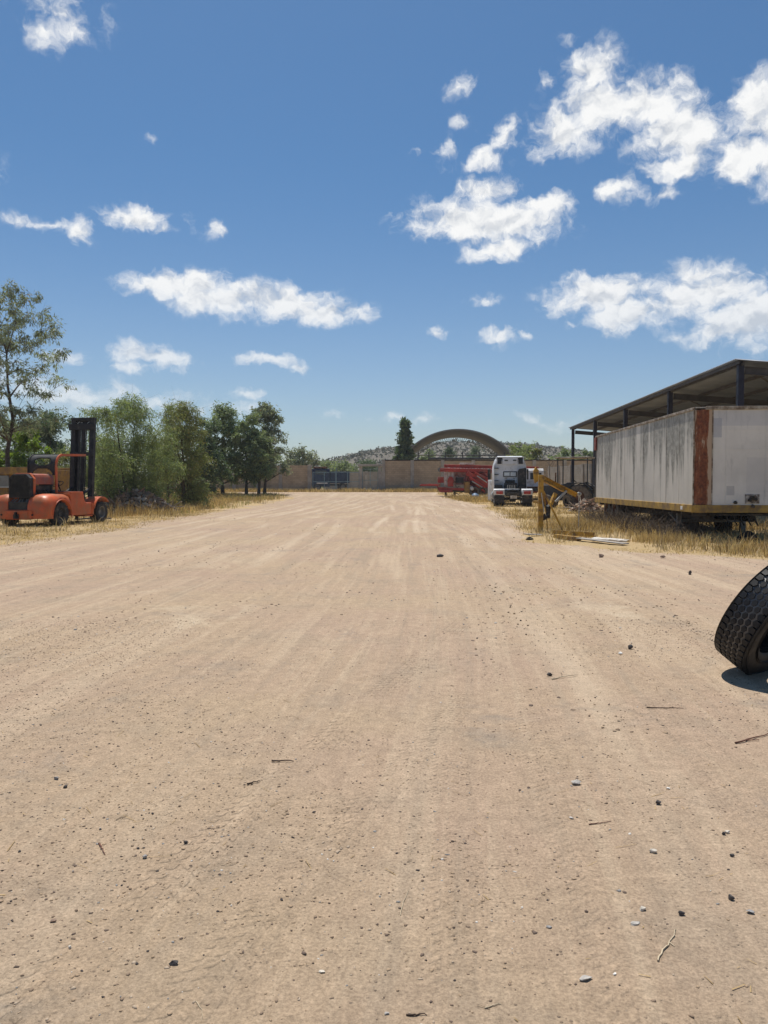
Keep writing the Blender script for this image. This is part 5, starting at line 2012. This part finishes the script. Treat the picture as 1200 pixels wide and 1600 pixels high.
# ------------------------------------------------------------------ red folded-boom machine
M['machine_red'] = pmat('machine_red', (0.37, 0.042, 0.028), .55, var=.35, vscale=1.0, dirt=(0.30, 0.11, 0.08), damt=.3, dscale=1.5, rust=.12)
M['machine_pale'] = pmat('machine_pale', (0.52, 0.46, 0.42), .6, var=.2, dirt=(0.3, 0.16, 0.12), damt=.4)


def red_machine():
    d = 65.0
    k = d / FPX / 4.2857         # metres per pixel of the 4.286x crop used for measuring
    xo = X(775, d)
    z0 = g1(xo, d)
    root = thing('boom_machine', (xo, d, z0), rad(-2), 'rust red mobile machine with long folded booms on a towed chassis before the wall', 'machine')
    R_ = M['machine_red']
    q = lambda px, y=0.0, py=0: Vector(((px - 835.7) * k, y, Z(640 + py / 4.2857, d) - z0))
    # long folded booms
    def boom(p0, p1, py0, py1, y, h, w, mt='machine_red', nm='boom'):
        m = MB().bar(q(p0, y, py0), q(p1, y, py1), w, h)
        o = m.build(nm, M[mt], root, bevel=.02)
        return o
    boom(490, 1120, 376, 392, .3, .26, .45)
    boom(500, 1105, 391, 404, .15, .06, .38, 'machine_pale', 'boom_rail')
    boom(462, 835, 403, 412, .0, .30, .40)
    boom(520, 1110, 383, 398, 1.0, .24, .30)
    lt = MB()
    for i in range(15):
        a, b = 500 + i * 40, 520 + i * 40
        lt.bar(q(a, -.03, 383), q(b, -.03, 400), .04)
        lt.bar(q(b, -.03, 400), q(a + 40, -.03, 385), .04)
    lt.build('boom_lattice', R_, root, smooth=0)
    MB().lathe([(.05, -.12), (.20, -.10), (.20, .10), (.05, .12)], q(462, 0, 403), (0, 1, 0), 18).build('boom_pulley', M['steel_grey'], root)
    MB().box(q(642, .3, 363), (1.2, .5, .16)).build('top_box', M['machine_pale'], root, bevel=.03)
    # cabin of pale panels with posts
    for px in (500, 522, 545):
        c = q(px, .4, 462)
        MB().box(c, (.20, .9, 1.15)).build('pale_panel', M['machine_pale'], root, bevel=.01)
    bp = MB()
    for (a, b) in ((548, 630), (630, 700)):
        c = q((a + b) / 2, 1.1, 460)
        bp.box(c, ((b - a) * k, .08, 1.1))
    bp.build('back_panel', M['machine_pale'], root)
    c = q(533, -.12, 481)
    MB().lathe([(.001, -.06), (.24, -.06), (.28, -.02), (.28, .1), (.001, .1)], c, (0, 1, 0), 24).build('round_guard', R_, root).scale = (1, 1, 1)
    MB().prism([(-.24, -.44), (.24, -.44), (.24, .2), (.12, .42), (-.12, .42), (-.24, .2)], -.10, .0, 'xz').build('guard_door', R_, root, smooth=0, bevel=.02).location = q(532, -.1, 482)
    c = q(592, -.2, 472)
    MB().box(c, (.66, .5, .50)).build('radiator', M['black'], root, bevel=.02)
    gl = MB()
    for i in range(7):
        gl.box(c + Vector((0, -.26, -.2 + i * .066)), (.6, .03, .02))
    gl.build('grille', M['steel_dark'], root, smooth=0)
    MB().box(q(640, -.3, 520), (.46, .5, .95)).build('fuel_tank', M['ochre'], root, bevel=.04)
    # white pressure vessel
    pts = [(.001, -.20), (.12, -.17), (.18, -.08), (.19, 0), (.18, .08), (.12, .17), (.001, .20)]
    MB().lathe(pts, q(672, -.35, 528), (0, 1, 0), 18).build('pressure_vessel', M['white_paint'], root)
    # solid gearbox housing and side plates behind the arms
    MB().prism([(q(p_, 0, z_).x, q(p_, 0, z_).z) for p_, z_ in ((640, 418), (785, 420), (790, 470), (786, 575), (735, 575), (700, 520), (650, 500))], .25, .60, 'xz').build('housing', R_, root, smooth=0, bevel=.02)
    MB().box(q(468, .35, 470), (.5, .5, .5)).build('side_plate', R_, root, bevel=.02)
    # scissor arms and rams
    def arm(a, b, w, h, y, mt='machine_red', nm='arm'):
        MB().bar(q(a[0], y, a[1]), q(b[0], y, b[1]), w, h).build(nm, M[mt], root, bevel=.02)
    arm((640, 425), (775, 505), .22, .40, -.3)
    arm((650, 470), (780, 430), .18, .34, -.05)
    arm((660, 430), (700, 500), .16, .24, .15)
    arm((690, 425), (785, 470), .14, .20, -.45)
    arm((655, 455), (760, 520), .12, .18, -.55)
    arm((770, 430), (770, 575), .24, .30, -.2, nm='column')
    arm((640, 415), (640, 520), .20, .26, .0, nm='column')
    arm((700, 500), (770, 560), .14, .16, -.35)
    for a, b in (((672, 480), (740, 520)), ((705, 445), (770, 488))):
        MB().tube([q(a[0], -.62, a[1]), q(b[0], -.62, b[1])], .045, 8).build('ram', M['galv'], root)
    dk = MB()
    dk.box(q(720, .2, 540), (1.4, .9, .5))
    dk.box(q(590, .4, 540), (1.3, 1.0, .3))
    dk.build('engine_block', M['black'], root, bevel=.04)
    tg = MB()
    rr = random.Random(12)
    for i in range(26):
        a = q(rr.uniform(560, 775), -.45 + rr.uniform(-.1, .3), rr.uniform(430, 560))
        tg.tube([a, a + Vector((rr.uniform(-.3, .3), rr.uniform(-.1, .1), rr.uniform(-.2, .25))), a + Vector((rr.uniform(-.5, .5), 0, rr.uniform(-.4, .2)))], .025, 5)
    tg.build('hydraulic_hoses', M['black'], root)
    # chassis, drawbar, wheels
    MB().bar(q(455, .1, 527), q(840, .1, 545), .9, .22).build('chassis', R_, root, bevel=.02)
    MB().box(q(500, -.3, 545), (1.1, .3, .24)).build('stabiliser_box', R_, root, bevel=.02)
    dbm = MB()
    for y in (-.25, .45):
        dbm.bar(q(462, y, 505), q(335, .1, 505), .11, .16)
    dbm.bar(q(400, .1, 500), q(326, .1, 508), .16, .12)
    dbm.build('drawbar', R_, root, bevel=.01)
    MB().bar(q(440, .1, 500), q(458, .1, 545), .12).build('drawbar_jack', R_, root)
    zw_ = .42
    for px in (690, 745, 800):
        for y in (-.35, .9):
            c = q(px, y, 500)
            wheel(root, (c.x, y, zw_), .42, .25, (0, 1, 0), tyre='rubber_dusty', rimm='rust')
    for px in (500, 560):
        c = q(px, .1, 560)
        MB().box((c.x, .1, .18), (.18, .18, .36)).build('stand', M['steel_dark'], root)
    # ochre end post seen right of the tractor unit
    MB().bar(q(1107, .5, 408), q(1100, .5, 560), .34, .25).build('end_post', M['ochre'], root, bevel=.02)
    MB().bar(q(1000, .5, 540), q(1120, .5, 545), .8, .22).build('chassis', R_, root, bevel=.02)


red_machine()


# ------------------------------------------------------------------ old farm tractor with pale canopy behind the jib
def old_tractor():
    d = 47.0
    b = (X(897, d), d)
    root = thing('farm_tractor', (b[0], b[1], g1(*b)), rad(62), 'derelict farm tractor with a pale flat canopy left of the white trailer', 'tractor')
    zt = Z(715.5, d) - g1(*b)
    MB().box((0, -.05, zt), (1.5, 2.1, .09)).build('canopy', M['cream_edge'], root, bevel=.03)
    for x in (-.62, .62):
        for y in (-.95, .85):
            MB().bar((x, y, .9), (x, y, zt - .04), .06).build('canopy_post', M['steel_dark'], root)
    MB().prism([(-.3, .75), (1.9, .75), (1.95, 1.3), (1.8, 1.42), (.5, 1.5), (.3, 1.6), (-.3, 1.2)], -.32, .32, 'yz').build('bonnet', M['steel_dark'], root, smooth=0, bevel=.04)
    MB().box((0, .3, .7), (.5, 3.0, .45)).build('chassis', M['black'], root, bevel=.03)
    st = MB().box((0, -.55, 1.15), (.5, .45, .12)).box((0, -.78, 1.4), (.5, .1, .45))
    st.build('seat', M['black'], root, bevel=.03)
    MB().tube([(0, .25, 1.4), (0, .0, 1.7)], .025, 8).build('steering_column', M['black'], root)
    MB().lathe([(.17, -.015), (.20, 0), (.17, .015)], (0, .0, 1.7), (0, -.6, .8), 20, True).build('steering_wheel', M['black'], root)
    MB().tube([(.2, 1.2, 1.4), (.2, 1.2, 2.2)], .04, 8).build('exhaust_pipe', M['rust'], root)
    for s in (-1, 1):
        wheel(root, (s * .78, -.5, .72), .72, .38, (1, 0, 0), rim=.5, tyre='rubber_dusty', rimm='rust', lugs=22)
        wheel(root, (s * .62, 1.55, .42), .42, .22, (1, 0, 0), rim=.5, tyre='rubber_dusty', rimm='rust', lugs=16)
        op = arc2(-.5, .72, .86, 10, 150, 12)
        ip = arc2(-.5, .72, .82, 150, 10, 12)
        MB().prism(op + ip, min(s * .55, s * .98), max(s * .55, s * .98), 'yz').build('fender', M['steel_dark'], root, smooth=40)


old_tractor()


def tyre_simple(name, label, loc, r, w, rot, mat='rubber', lugs=30):
    root = thing(name, loc, 0, label, 'tyre')
    root.rotation_euler = rot
    hw = w / 2
    prof = [(r * .55, -hw * .8), (r * .66, -hw * .95), (r * .82, -hw), (r * .95, -hw * .92), (r, -hw * .75), (r, hw * .75), (r * .95, hw * .92), (r * .82, hw), (r * .66, hw * .95), (r * .55, hw * .8),
            (r * .58, hw * .72), (r * .70, hw * .86), (r * .90, hw * .82), (r * .93, 0), (r * .90, -hw * .82), (r * .70, -hw * .86), (r * .58, -hw * .72)]
    m = MB().lathe(prof, (0, 0, 0), (1, 0, 0), 36, True)
    m.build('casing', M[mat], root, smooth=40)
    lm = MB()
    for k in range(lugs):
        a = 2 * math.pi * k / lugs
        e = Vector((0, math.cos(a), math.sin(a)))
        sd = 1 if k % 2 else -1
        lm.bar(e * (r + .004) + Vector((sd * hw * .08, 0, 0)), e * (r + .0) + Vector((sd * hw * .85, 0, 0)), r * .08, r * .05, up=e)
    lm.build('tread', M[mat], root, smooth=0)
    return root


p = G(889, 795)
tyre_simple('worn_tyre_carcass', 'dusty old tyre leaning on scrap behind the sloping yellow arm', (p.x, p.y, p.z + .44), .46, .3, (0, rad(-18), rad(25)), 'rubber_dusty')
p = G(914, 800)
heap('scrap_heap', 'heap of bricks and scrap wood behind the rear end of the white trailer', (p.x + .1, p.y), .9, .9, .75, 170, [('rubble_pale', .4, 'rubble'), ('rubble_red', .3, 'brick_rubble'), ('wood_grey', .3, 'branches')], .10, .28, 8)


# ------------------------------------------------------------------ bags and bits by the red machine
def bag(name, label, px, py, r, mat, seed, squash=.7, cat='bag', group=None, d=None):
    p = G(px, py)
    rr = random.Random(seed)
    rings = []
    n, m_ = 14, 9
    ph = [rr.uniform(0, 6) for _ in range(4)]
    for j in range(m_):
        t = j / (m_ - 1)
        rad_ = r * (math.sin(math.pi * (.12 + .86 * t)) ** .7) * (1.1 - .25 * t)
        rings.append([Vector((rad_ * (1 + .16 * math.sin(3 * a + ph[0] + 2 * t) + .09 * math.sin(7 * a + ph[1])) * math.cos(a),
                              rad_ * (1 + .16 * math.sin(2 * a + ph[2]) + .09 * math.sin(6 * a + ph[3] + 3 * t)) * math.sin(a), 2 * r * squash * t - .01)) for a in [2 * math.pi * k / n for k in range(n)]])
    m = MB().loft(rings)
    o = m.build(name, M[mat], None, smooth=70)
    o.location = p
    tag(o, label, cat, group)
    return o


M['bag_blue'] = pmat('bag_blue', (0.10, 0.17, 0.27), .5, var=.3, vscale=6)
M['bag_white'] = pmat('bag_white', (0.66, 0.66, 0.62), .5, var=.2, vscale=6)
M['black_lump'] = pmat('black_lump', (0.010, 0.010, 0.010), .8, var=.3, spec=.1, vscale=8, dirt=(0.1, .08, .06), damt=.3)
M['blanket'] = pmat('bag_grey', (0.30, 0.27, 0.24), .8, var=.3, vscale=6)
bag('rubbish_bag', 'blue-grey stuffed bag lying on the ground below the red machine', 742, 779.5, .34, 'bag_blue', 1)
bag('rubbish_bag', 'white plastic bag right beside the blue-grey bag', 752, 779, .22, 'bag_white', 2, .5)
bag('rubbish_bag', 'pale crumpled bag at the foot of the white cabinet', 760, 779, .28, 'blanket', 3, .5)
bag('rubbish_bag', 'second white plastic bag left of the truck tractor wheel', 765, 779.5, .2, 'bag_white', 4, .5)
bag('rubbish_bag', 'dark lump sunk in the dry grass below the trailer front', 1169, 851, .24, 'black_lump', 5, .75)  # black lump filling a dark spot in the grass
bag('rag', 'dark crumpled rag at the edge of the straw left of the jib', 828, 844.5, .10, 'black_lump', 6, .5, 'rag')


# ------------------------------------------------------------------ big tyre leaning at the right border
M['tyre_black'] = pmat('tyre_black', (0.0095, 0.0095, 0.010), .6, var=.3, vscale=4, dirt=(0.022, 0.020, 0.018), damt=.3, dscale=5, spec=.45)
M['tyre_inner'] = pmat('tyre_inner', (0.10, 0.10, 0.10), .35, var=.2, vscale=4, spec=.6)


def big_tyre():
    Rr, Wt = .497, .29
    c = G(*TYRE['foot'])
    a = Vector(TYRE['axis']).normalized()
    u = (Vector((0, 0, 1)) - a * a.z).normalized()
    ctr = c + u * Rr + a * (-Wt * .36 * (1 if a.z < 0 else -1)) * 0
    # lowest point of the body must touch the ground
    s = u.cross(a)
    hw = Wt / 2
    low = min((u * (math.cos(t) * Rr) + s * (math.sin(t) * Rr) + a * h).z for t in np.linspace(0, 6.28, 60) for h in (-hw * .8, hw * .8))
    ctr = Vector((c.x + (u * Rr).x, c.y + (u * Rr).y, c.z - low - .012))
    root = thing('discarded_tyre_carcass', ctr, 0, 'black truck tyre with honeycomb tread leaning at the right border', 'tyre')
    Mx = Matrix((a, s, u)).transposed()
    root.rotation_euler = Mx.to_euler()
    r0 = Rr - .022
    prof = [(.292, -hw * .72), (.300, -hw * .84), (.33, -hw * .92), (.40, -hw * 1.0), (.455, -hw * 1.0), (.495, -hw * .93), (r0, -hw * .78), (r0 + .002, -hw * .4), (r0 + .002, 0), (r0 + .002, hw * .4), (r0, hw * .78), (.495, hw * .93), (.455, hw * 1.0),
            (.40, hw * 1.0), (.33, hw * .92), (.300, hw * .84), (.292, hw * .72)]
    MB().lathe(prof, (0, 0, 0), (1, 0, 0), 96).build('casing', M['tyre_black'], root, smooth=50)
    inn = [(.292, hw * .72), (.305, hw * .66), (.36, hw * .84), (.45, hw * .84), (.485, hw * .6), (.49, 0), (.485, -hw * .6), (.45, -hw * .84), (.36, -hw * .84), (.305, -hw * .66), (.292, -hw * .72)]
    MB().lathe(inn, (0, 0, 0), (1, 0, 0), 96).build('inner_liner', M['tyre_inner'], root, smooth=50)
    for sd in (-1, 1):
        for rr_ in (.345, .36, .465):
            MB().lathe([(rr_ - .003, sd * hw * .93), (rr_, sd * hw * 1.015), (rr_ + .003, sd * hw * .93)], (0, 0, 0), (1, 0, 0), 96).build('sidewall_ring', M['tyre_black'], root, smooth=60)
    # honeycomb tread: hexagonal lugs in five rows
    tm = MB()
    n = 52
    rows = 5
    pit_w = Wt * .80 / rows
    pit_c = 2 * math.pi / n
    hx = pit_w * .60
    hc = pit_c * .44
    for j in range(rows):
        w0 = (j - (rows - 1) / 2) * pit_w
        for k in range(n):
            th_ = (k + (.5 if j % 2 else 0)) * pit_c
            edge = abs(j - (rows - 1) / 2) > 1.5
            if edge:
                sgn = 1 if w0 > 0 else -1
                pts = [(-hx * .75 * sgn, 0), (-hx * .2 * sgn, hc), (hx * 1.15 * sgn, hc * .95), (hx * 1.15 * sgn, -hc * .95), (-hx * .2 * sgn, -hc)]
            else:
                pts = [(-hx * .80, 0), (-hx * .38, hc), (hx * .38, hc), (hx * .80, 0), (hx * .38, -hc), (-hx * .38, -hc)]
            def pt(p, r_, f):
                w, t = w0 + p[0] * f, th_ + p[1] * f
                drop = .010 * max(0, (abs(w) / hw - .6) / .4) ** 2
                return Vector((w, (r_ - drop) * math.cos(t), (r_ - drop) * math.sin(t)))
            b0 = [pt(p, r0 - .004, 1) for p in pts]
            b1 = [pt(p, Rr - .003, .98) for p in pts]
            b2 = [pt(p, Rr, .90) for p in pts]
            tm.loft([b0, b1, b2])
    tm.build('tread', M['tyre_black'], root, smooth=25)


TYRE = {'foot': (1161, 1046), 'axis': (.50, -.70, -.50)}
big_tyre()

# ------------------------------------------------------------------ stones, twigs, gravel
STONE = {}
for nm, c in (('grey', (0.42, 0.39, 0.35)), ('pale', (0.60, 0.54, 0.45)), ('dark', (0.085, 0.075, 0.07)), ('blue', (0.31, 0.30, 0.29)), ('brown', (0.24, 0.165, 0.12)), ('white', (0.74, 0.72, 0.67))):
    STONE[nm] = pmat('stone_' + nm, c, .85, var=.25, vscale=30, bump=.4, bscale=90)


def stone(label, px, py, wpx, hpx, col, seed, flat=.5, sink=.3, pts=16):
    p = G(px, py)
    d = p.y
    w = wpx / FPX * d
    import bmesh
    rr = random.Random(seed)
    bm = bmesh.new()
    for i in range(pts):
        v = Vector((rr.gauss(0, 1), rr.gauss(0, 1), rr.gauss(0, 1))).normalized() * rr.uniform(.8, 1.1)
        bm.verts.new((v.x * w / 2, v.y * w * .40 * hpx, v.z * w / 2 * flat))
    bmesh.ops.convex_hull(bm, input=bm.verts)
    loose = [v for v in bm.verts if not v.link_faces]
    bmesh.ops.delete(bm, geom=loose, context='VERTS')
    me = bpy.data.meshes.new('stone')
    bm.to_mesh(me)
    bm.free()
    me.materials.append(STONE[col])
    o = link(bpy.data.objects.new('stone', me))
    o.location = (p.x, p.y, p.z + w / 2 * flat * (1 - sink))
    o.rotation_euler = (rr.uniform(-.1, .1), rr.uniform(-.1, .1), rr.uniform(-.4, .4))
    b = o.modifiers.new('bevel', 'BEVEL')
    b.width = w * .05
    b.segments = 2
    tag(o, label, 'stone')


GS = None
stone('grey flat stone right of centre on the open dirt', 899, 1225, 19, .8, 'grey', 1, .45)
stone('largest grey wedge-shaped flat stone near the bottom right', 915, 1531, 27, .7, 'grey', 2, .35, pts=9)
stone('pale cream stone near the lower right, left of the forked twig', 1004, 1423, 13, .8, 'pale', 3, .7)
stone('charcoal stone at the lower right, just above the flat stone by the border', 1142, 1405, 13, .9, 'dark', 4, .8)
stone('blue-grey flat stone near the lower right border', 1172, 1426, 15, .8, 'blue', 5, .4)
stone('dark rounded stone just above the forked twig', 1065, 1430, 13, .9, 'dark', 6, .8)
stone('half-buried grey stone left of the forked twig', 992, 1444, 20, .8, 'grey', 7, .35, .6)
stone('brown and cream pebble in the right middle of the yard', 1020, 1332, 14, .8, 'pale', 8, .6)
stone('round dark stone on the right side, above the brown and cream pebble', 1029, 1257, 11, .9, 'dark', 9, .8)
stone('dark rock with a pale crust at the lower left', 272, 1508, 16, .9, 'dark', 10, .6)
stone('pale grey flat chip at the lower middle', 503, 1519, 13, .9, 'pale', 11, .3)
stone('dark rounded pebble in the left half near the rusty twig', 290, 1318, 8, 1, 'dark', 12, .9)
stone('blue-grey pebble left of the dark rounded pebble', 226, 1341, 9, .9, 'blue', 13, .8)
stone('black lump of rock on the dirt in front of the leaning tyre', 985, 1014, 11, 1, 'dark', 14, .9)
stone('white pebble beside the black lump of rock', 969, 1022, 8, .9, 'white', 15, .6)
stone('dark stone halfway between the yard centre and the leaning tyre', 858, 1056, 11, .8, 'dark', 16, .6)
stone('grey-blue pebble at the far left of the yard', 88, 1218, 10, .8, 'blue', 17, .6)
stone('dark pebble right of the grey-blue pebble at the far left', 102, 1231, 9, .9, 'dark', 18, .8)
stone('grey chip on the swept wheel lane at the lower right', 858, 1450, 12, .7, 'blue', 19, .4)
stone('dark flat clod in the far middle of the yard', 687, 870, 15, 1.2, 'dark', 20, .35)
stone('dark stone near the grass edge below the trailer', 1079, 898, 9, 1, 'dark', 21, .9)
stone('grey-brown stone by the grass edge left of the trailer front', 938, 871, 12, 1, 'brown', 22, .6)
stone('dark clod at the grass edge right of the jib boards', 1036, 872, 9, 1.2, 'brown', 23, .7)
stone('tiny white chip in the middle of the lower yard', 893, 1279, 8, .9, 'white', 24, .5)
stone('brown stone on the lower left border', 84, 1440, 12, .9, 'brown', 25, .5)
stone('cream pebble on the lower left, below the brown border stone', 110, 1481, 8, .9, 'pale', 26, .7)
stone('white speck pebble on the right, just above the round dark stone', 1044, 1413 - 180, 7, .9, 'white', 27, .6)
stone('pale pebble touching the top of a dark pebble near the right border', 1136, 1302, 9, .9, 'pale', 28, .8)
stone('dark pebble touching a pale pebble from below near the right border', 1131, 1304, 8, .9, 'dark', 29, .8)
stone('black pebble on the right, level with the brown and cream pebble', 1144, 1338, 9, .8, 'dark', 30, .6)
stone('pale pebble near the bottom border right of centre', 960, 1523, 9, .9, 'white', 31, .5)
stone('blue-grey chip at the very bottom edge left of centre', 604, 1585, 10, .9, 'grey', 32, .5)

M['twig'] = pmat('twig_dark', (0.075, 0.05, 0.035), .85, var=.3, vscale=20)
M['twig_pale'] = pmat('twig_pale', (0.50, 0.41, 0.28), .8, var=.2, vscale=20)
M['twig_rust'] = pmat('twig_rust', (0.16, 0.075, 0.05), .8, var=.2, vscale=20)


def twig(label, pts, rpx, mat, branch=None):
    w = [G(*q) for q in pts]
    d = w[0].y
    r = rpx / FPX * d
    o0 = w[0]
    mb = MB()
    rr = random.Random(int(pts[0][0]))
    pl = []
    for i in range(len(w) - 1):
        for k in range(4):
            q = w[i].lerp(w[i + 1], k / 4) - o0
            pl.append(q + Vector((rr.uniform(-r, r) * 1.2, rr.uniform(-r, r) * 1.2, r * .8 + rr.uniform(0, r))))
    pl.append(w[-1] - o0 + Vector((0, 0, r * .5)))
    mb.tube(pl, [r * (1 - .6 * i / (len(pl) - 1)) for i in range(len(pl))], 6)
    if branch:
        b = [G(*q) - o0 + Vector((0, 0, r)) for q in branch]
        mb.tube(b, [r * .7] + [r * .3] * (len(b) - 1), 6)
    o = mb.build('twig', M[mat], None, smooth=60)
    o.location = o0
    tag(o, label, 'twig')


twig('pale forked twig lying at the lower right', [(1028, 1503), (1040, 1482), (1054, 1464), (1056, 1453)], 1.7, 'twig_pale', [(1046, 1474), (1054, 1480)])
twig('dark straight twig left of the yard centre', [(424, 1191), (440, 1190.5), (459, 1190)], 1.6, 'twig')
twig('short dark twig at an angle, left of the middle', [(386, 1227), (396, 1224), (407, 1221)], 1.5, 'twig')
twig('rust brown twig standing out at the left', [(153, 1319), (158, 1327), (164, 1336)], 1.5, 'twig_rust')
twig('long reddish dry stem at the right border below the tyre', [(1150, 1162), (1175, 1155), (1210, 1146)], 1.5, 'twig_rust', [(1166, 1158), (1186, 1157)])
twig('thin bent straw stalk in the lower middle', [(626, 1430), (630, 1410), (639, 1390)], .8, 'twig_pale')
twig('dark stick at the bottom border right of the middle', [(636, 1588), (652, 1587), (667, 1587)], 1.7, 'twig')
twig('thin pale stick near the bottom border, right of centre', [(758, 1577), (770, 1572), (783, 1570)], 1.2, 'twig_pale')
twig('curved pale grass stalk at the bottom border, left of centre', [(306, 1565), (315, 1578), (316, 1598)], .8, 'twig_pale')
twig('thin brown stick in the right middle distance', [(862, 1062), (882, 1058), (902, 1055)], 1.0, 'twig_pale')
twig('long thin dark stick below the black lump of rock', [(1010, 1106), (1040, 1107), (1068, 1107)], .9, 'twig')
twig('thin brown stick pointing up right in the lower right yard', [(920, 1289), (938, 1287), (955, 1283)], 1.0, 'twig_rust')


def gravel(name, label, N, x0, x1, y0, y1, smin, smax, mat, powr=3.0, dens=None):
    ico = []
    t = (1 + 5 ** .5) / 2
    for a in (-1, 1):
        for b in (-t, t):
            ico += [(a, b, 0), (0, a, b), (b, 0, a)]
    ico = np.array(ico, float)
    ico /= np.linalg.norm(ico[0])
    import bmesh
    bm = bmesh.new()
    vs = [bm.verts.new(v) for v in ico]
    bm.verts.index_update()
    r_ = bmesh.ops.convex_hull(bm, input=bm.verts)
    bm.verts.index_update()
    tri = np.array([[v.index for v in f.verts] for f in bm.faces])
    base = np.array([v.co[:] for v in bm.verts])
    bm.free()
    xy = scatter(N, x0, x1, y0, y1, dens or (lambda x, y: np.ones_like(x)))
    s = smin + (smax - smin) * NR.random(N) ** powr
    V = base[None] * (1 + .30 * NR.normal(size=(N, len(base), 1)).clip(-1.4, 1.4))
    V = V * s[:, None, None] * np.stack([NR.uniform(.7, 1.3, N), NR.uniform(.6, 1.1, N), NR.uniform(.35, .8, N)], 1)[:, None, :]
    a = NR.uniform(0, 6.28, N)
    ca, sa = np.cos(a)[:, None], np.sin(a)[:, None]
    x = V[..., 0] * ca - V[..., 1] * sa + xy[:, 0:1]
    y = V[..., 0] * sa + V[..., 1] * ca + xy[:, 1:2]
    near = 1 - sstep(14, 40, xy[:, 1])
    zg = gz(xy[:, 0], xy[:, 1]) + near * (0.006 * (fbm(xy[:, 0] * 1.3, xy[:, 1] * 1.1, 5) - .5) + 0.002 * (fbm(xy[:, 0] * 6, xy[:, 1] * 6, 9) - .5))
    z = V[..., 2] + zg[:, None] + (s * .02)[:, None]
    VV = np.stack([x, y, z], -1).reshape(-1, 3)
    F = (tri[None] + (np.arange(N) * len(base))[:, None, None]).reshape(-1, 3)
    o = quads(name, VV, F, mat)
    tag(o, label, 'gravel', kind='stuff')


def gravel_mat():
    m, t, b, out = newmat('loose_gravel')
    rnd = t.node('ShaderNodeNewGeometry').outputs['Random Per Island']
    cr = t.node('ShaderNodeValToRGB')
    cr.color_ramp.interpolation = 'CONSTANT'
    els = cr.color_ramp.elements
    cols = [(0, (0.36, 0.26, 0.17)), (.34, (0.25, 0.18, 0.125)), (.60, (0.15, 0.11, 0.085)), (.74, (0.06, 0.052, 0.05)), (.82, (0.42, 0.33, 0.24)), (.92, (0.26, 0.25, 0.235)), (.972, (0.58, 0.54, 0.48))]
    els[0].color = (*cols[0][1], 1)
    els[1].position = cols[1][0]
    els[1].color = (*cols[1][1], 1)
    for p_, c_ in cols[2:]:
        e = els.new(p_)
        e.color = (*c_, 1)
    t.l.new(rnd, cr.inputs[0])
    t.l.new(cr.outputs[0], b.inputs['Base Color'])
    b.inputs['Roughness'].default_value = .9
    b.inputs['Specular IOR Level'].default_value = .2
    return m


GM = gravel_mat()
pd = lambda x, y: .12 + .88 * sstep(.46, .68, fbm(x * .8, y * .5, 91, 4))
gravel('gravel', 'small stones and crumbs strewn over the near dirt', 45000, -4.5, 4.5, 1.3, 8.5, .0015, .0082, GM, 3.8, pd)
gravel('gravel', 'stones strewn over the middle of the yard', 9000, -9, 8, 7.5, 22, .002, .017, GM, 5, pd)
gravel('gravel', 'stones strewn over the far yard', 1500, -10, 7, 20, 60, .006, .03, GM, 5, pd)
gravel('gravel', 'denser stones scattered before the leaning tyre', 2600, .8, 6, 4.5, 14, .002, .017, GM, 4, lambda x, y: sstep(.42, .62, fbm(x * .7, y * .5, 95, 4)))


def litter():
    """thin straws and bark chips lying on the dirt"""
    n = 2600
    x, y = NR.uniform(-5, 5, n), NR.uniform(1.4, 13, n)
    keep = NR.random(n) < sstep(.35, .65, fbm(x * .9, y * .6, 97))
    x, y = x[keep], y[keep]
    n = len(x)
    L_ = .006 + .05 * NR.random(n) ** 3
    a = NR.uniform(0, np.pi, n)
    z = gz(x, y) + 0.006 * (fbm(x * 1.3, y * 1.1, 5) - .5) + 0.002 * (fbm(x * 6, y * 6, 9) - .5) + .004
    c = np.stack([x, y, z], 1)
    d = np.stack([np.cos(a) * L_, np.sin(a) * L_, NR.uniform(-.05, .2, n) * L_], 1)
    w = np.stack([-np.sin(a), np.cos(a), np.zeros(n)], 1) * NR.uniform(.0008, .0022, n)[:, None]
    V = np.stack([c - d - w, c + d - w * .6, c + d + w * .6, c - d + w], 1).reshape(-1, 3)
    o = quads('straw_bits', V, np.arange(4 * n).reshape(n, 4), M['dead_grass'])
    tag(o, 'bits of straw and bark littering the near dirt', 'litter', kind='stuff')


litter()


# ------------------------------------------------------------------ haze
def haze():
    o = MB().box((0, 1200, 14.5), (12000, 9000, 33)).build('haze', bpy.data.materials.new('haze_air'), None, smooth=0)
    m = o.data.materials[0]
    m.use_nodes = True
    t = NT(m.node_tree)
    t.n.clear()
    out = t.node('ShaderNodeOutputMaterial')
    v = t.node('ShaderNodeVolumePrincipled')
    v.inputs['Color'].default_value = (0.90, 0.94, 1.0, 1)
    v.inputs['Density'].default_value = HAZE
    v.inputs['Anisotropy'].default_value = 0.1
    t.l.new(v.outputs[0], out.inputs['Volume'])
    tag(o, 'thin dusty summer air over the yard', 'haze', kind='stuff')


HAZE = 0.00035
haze()
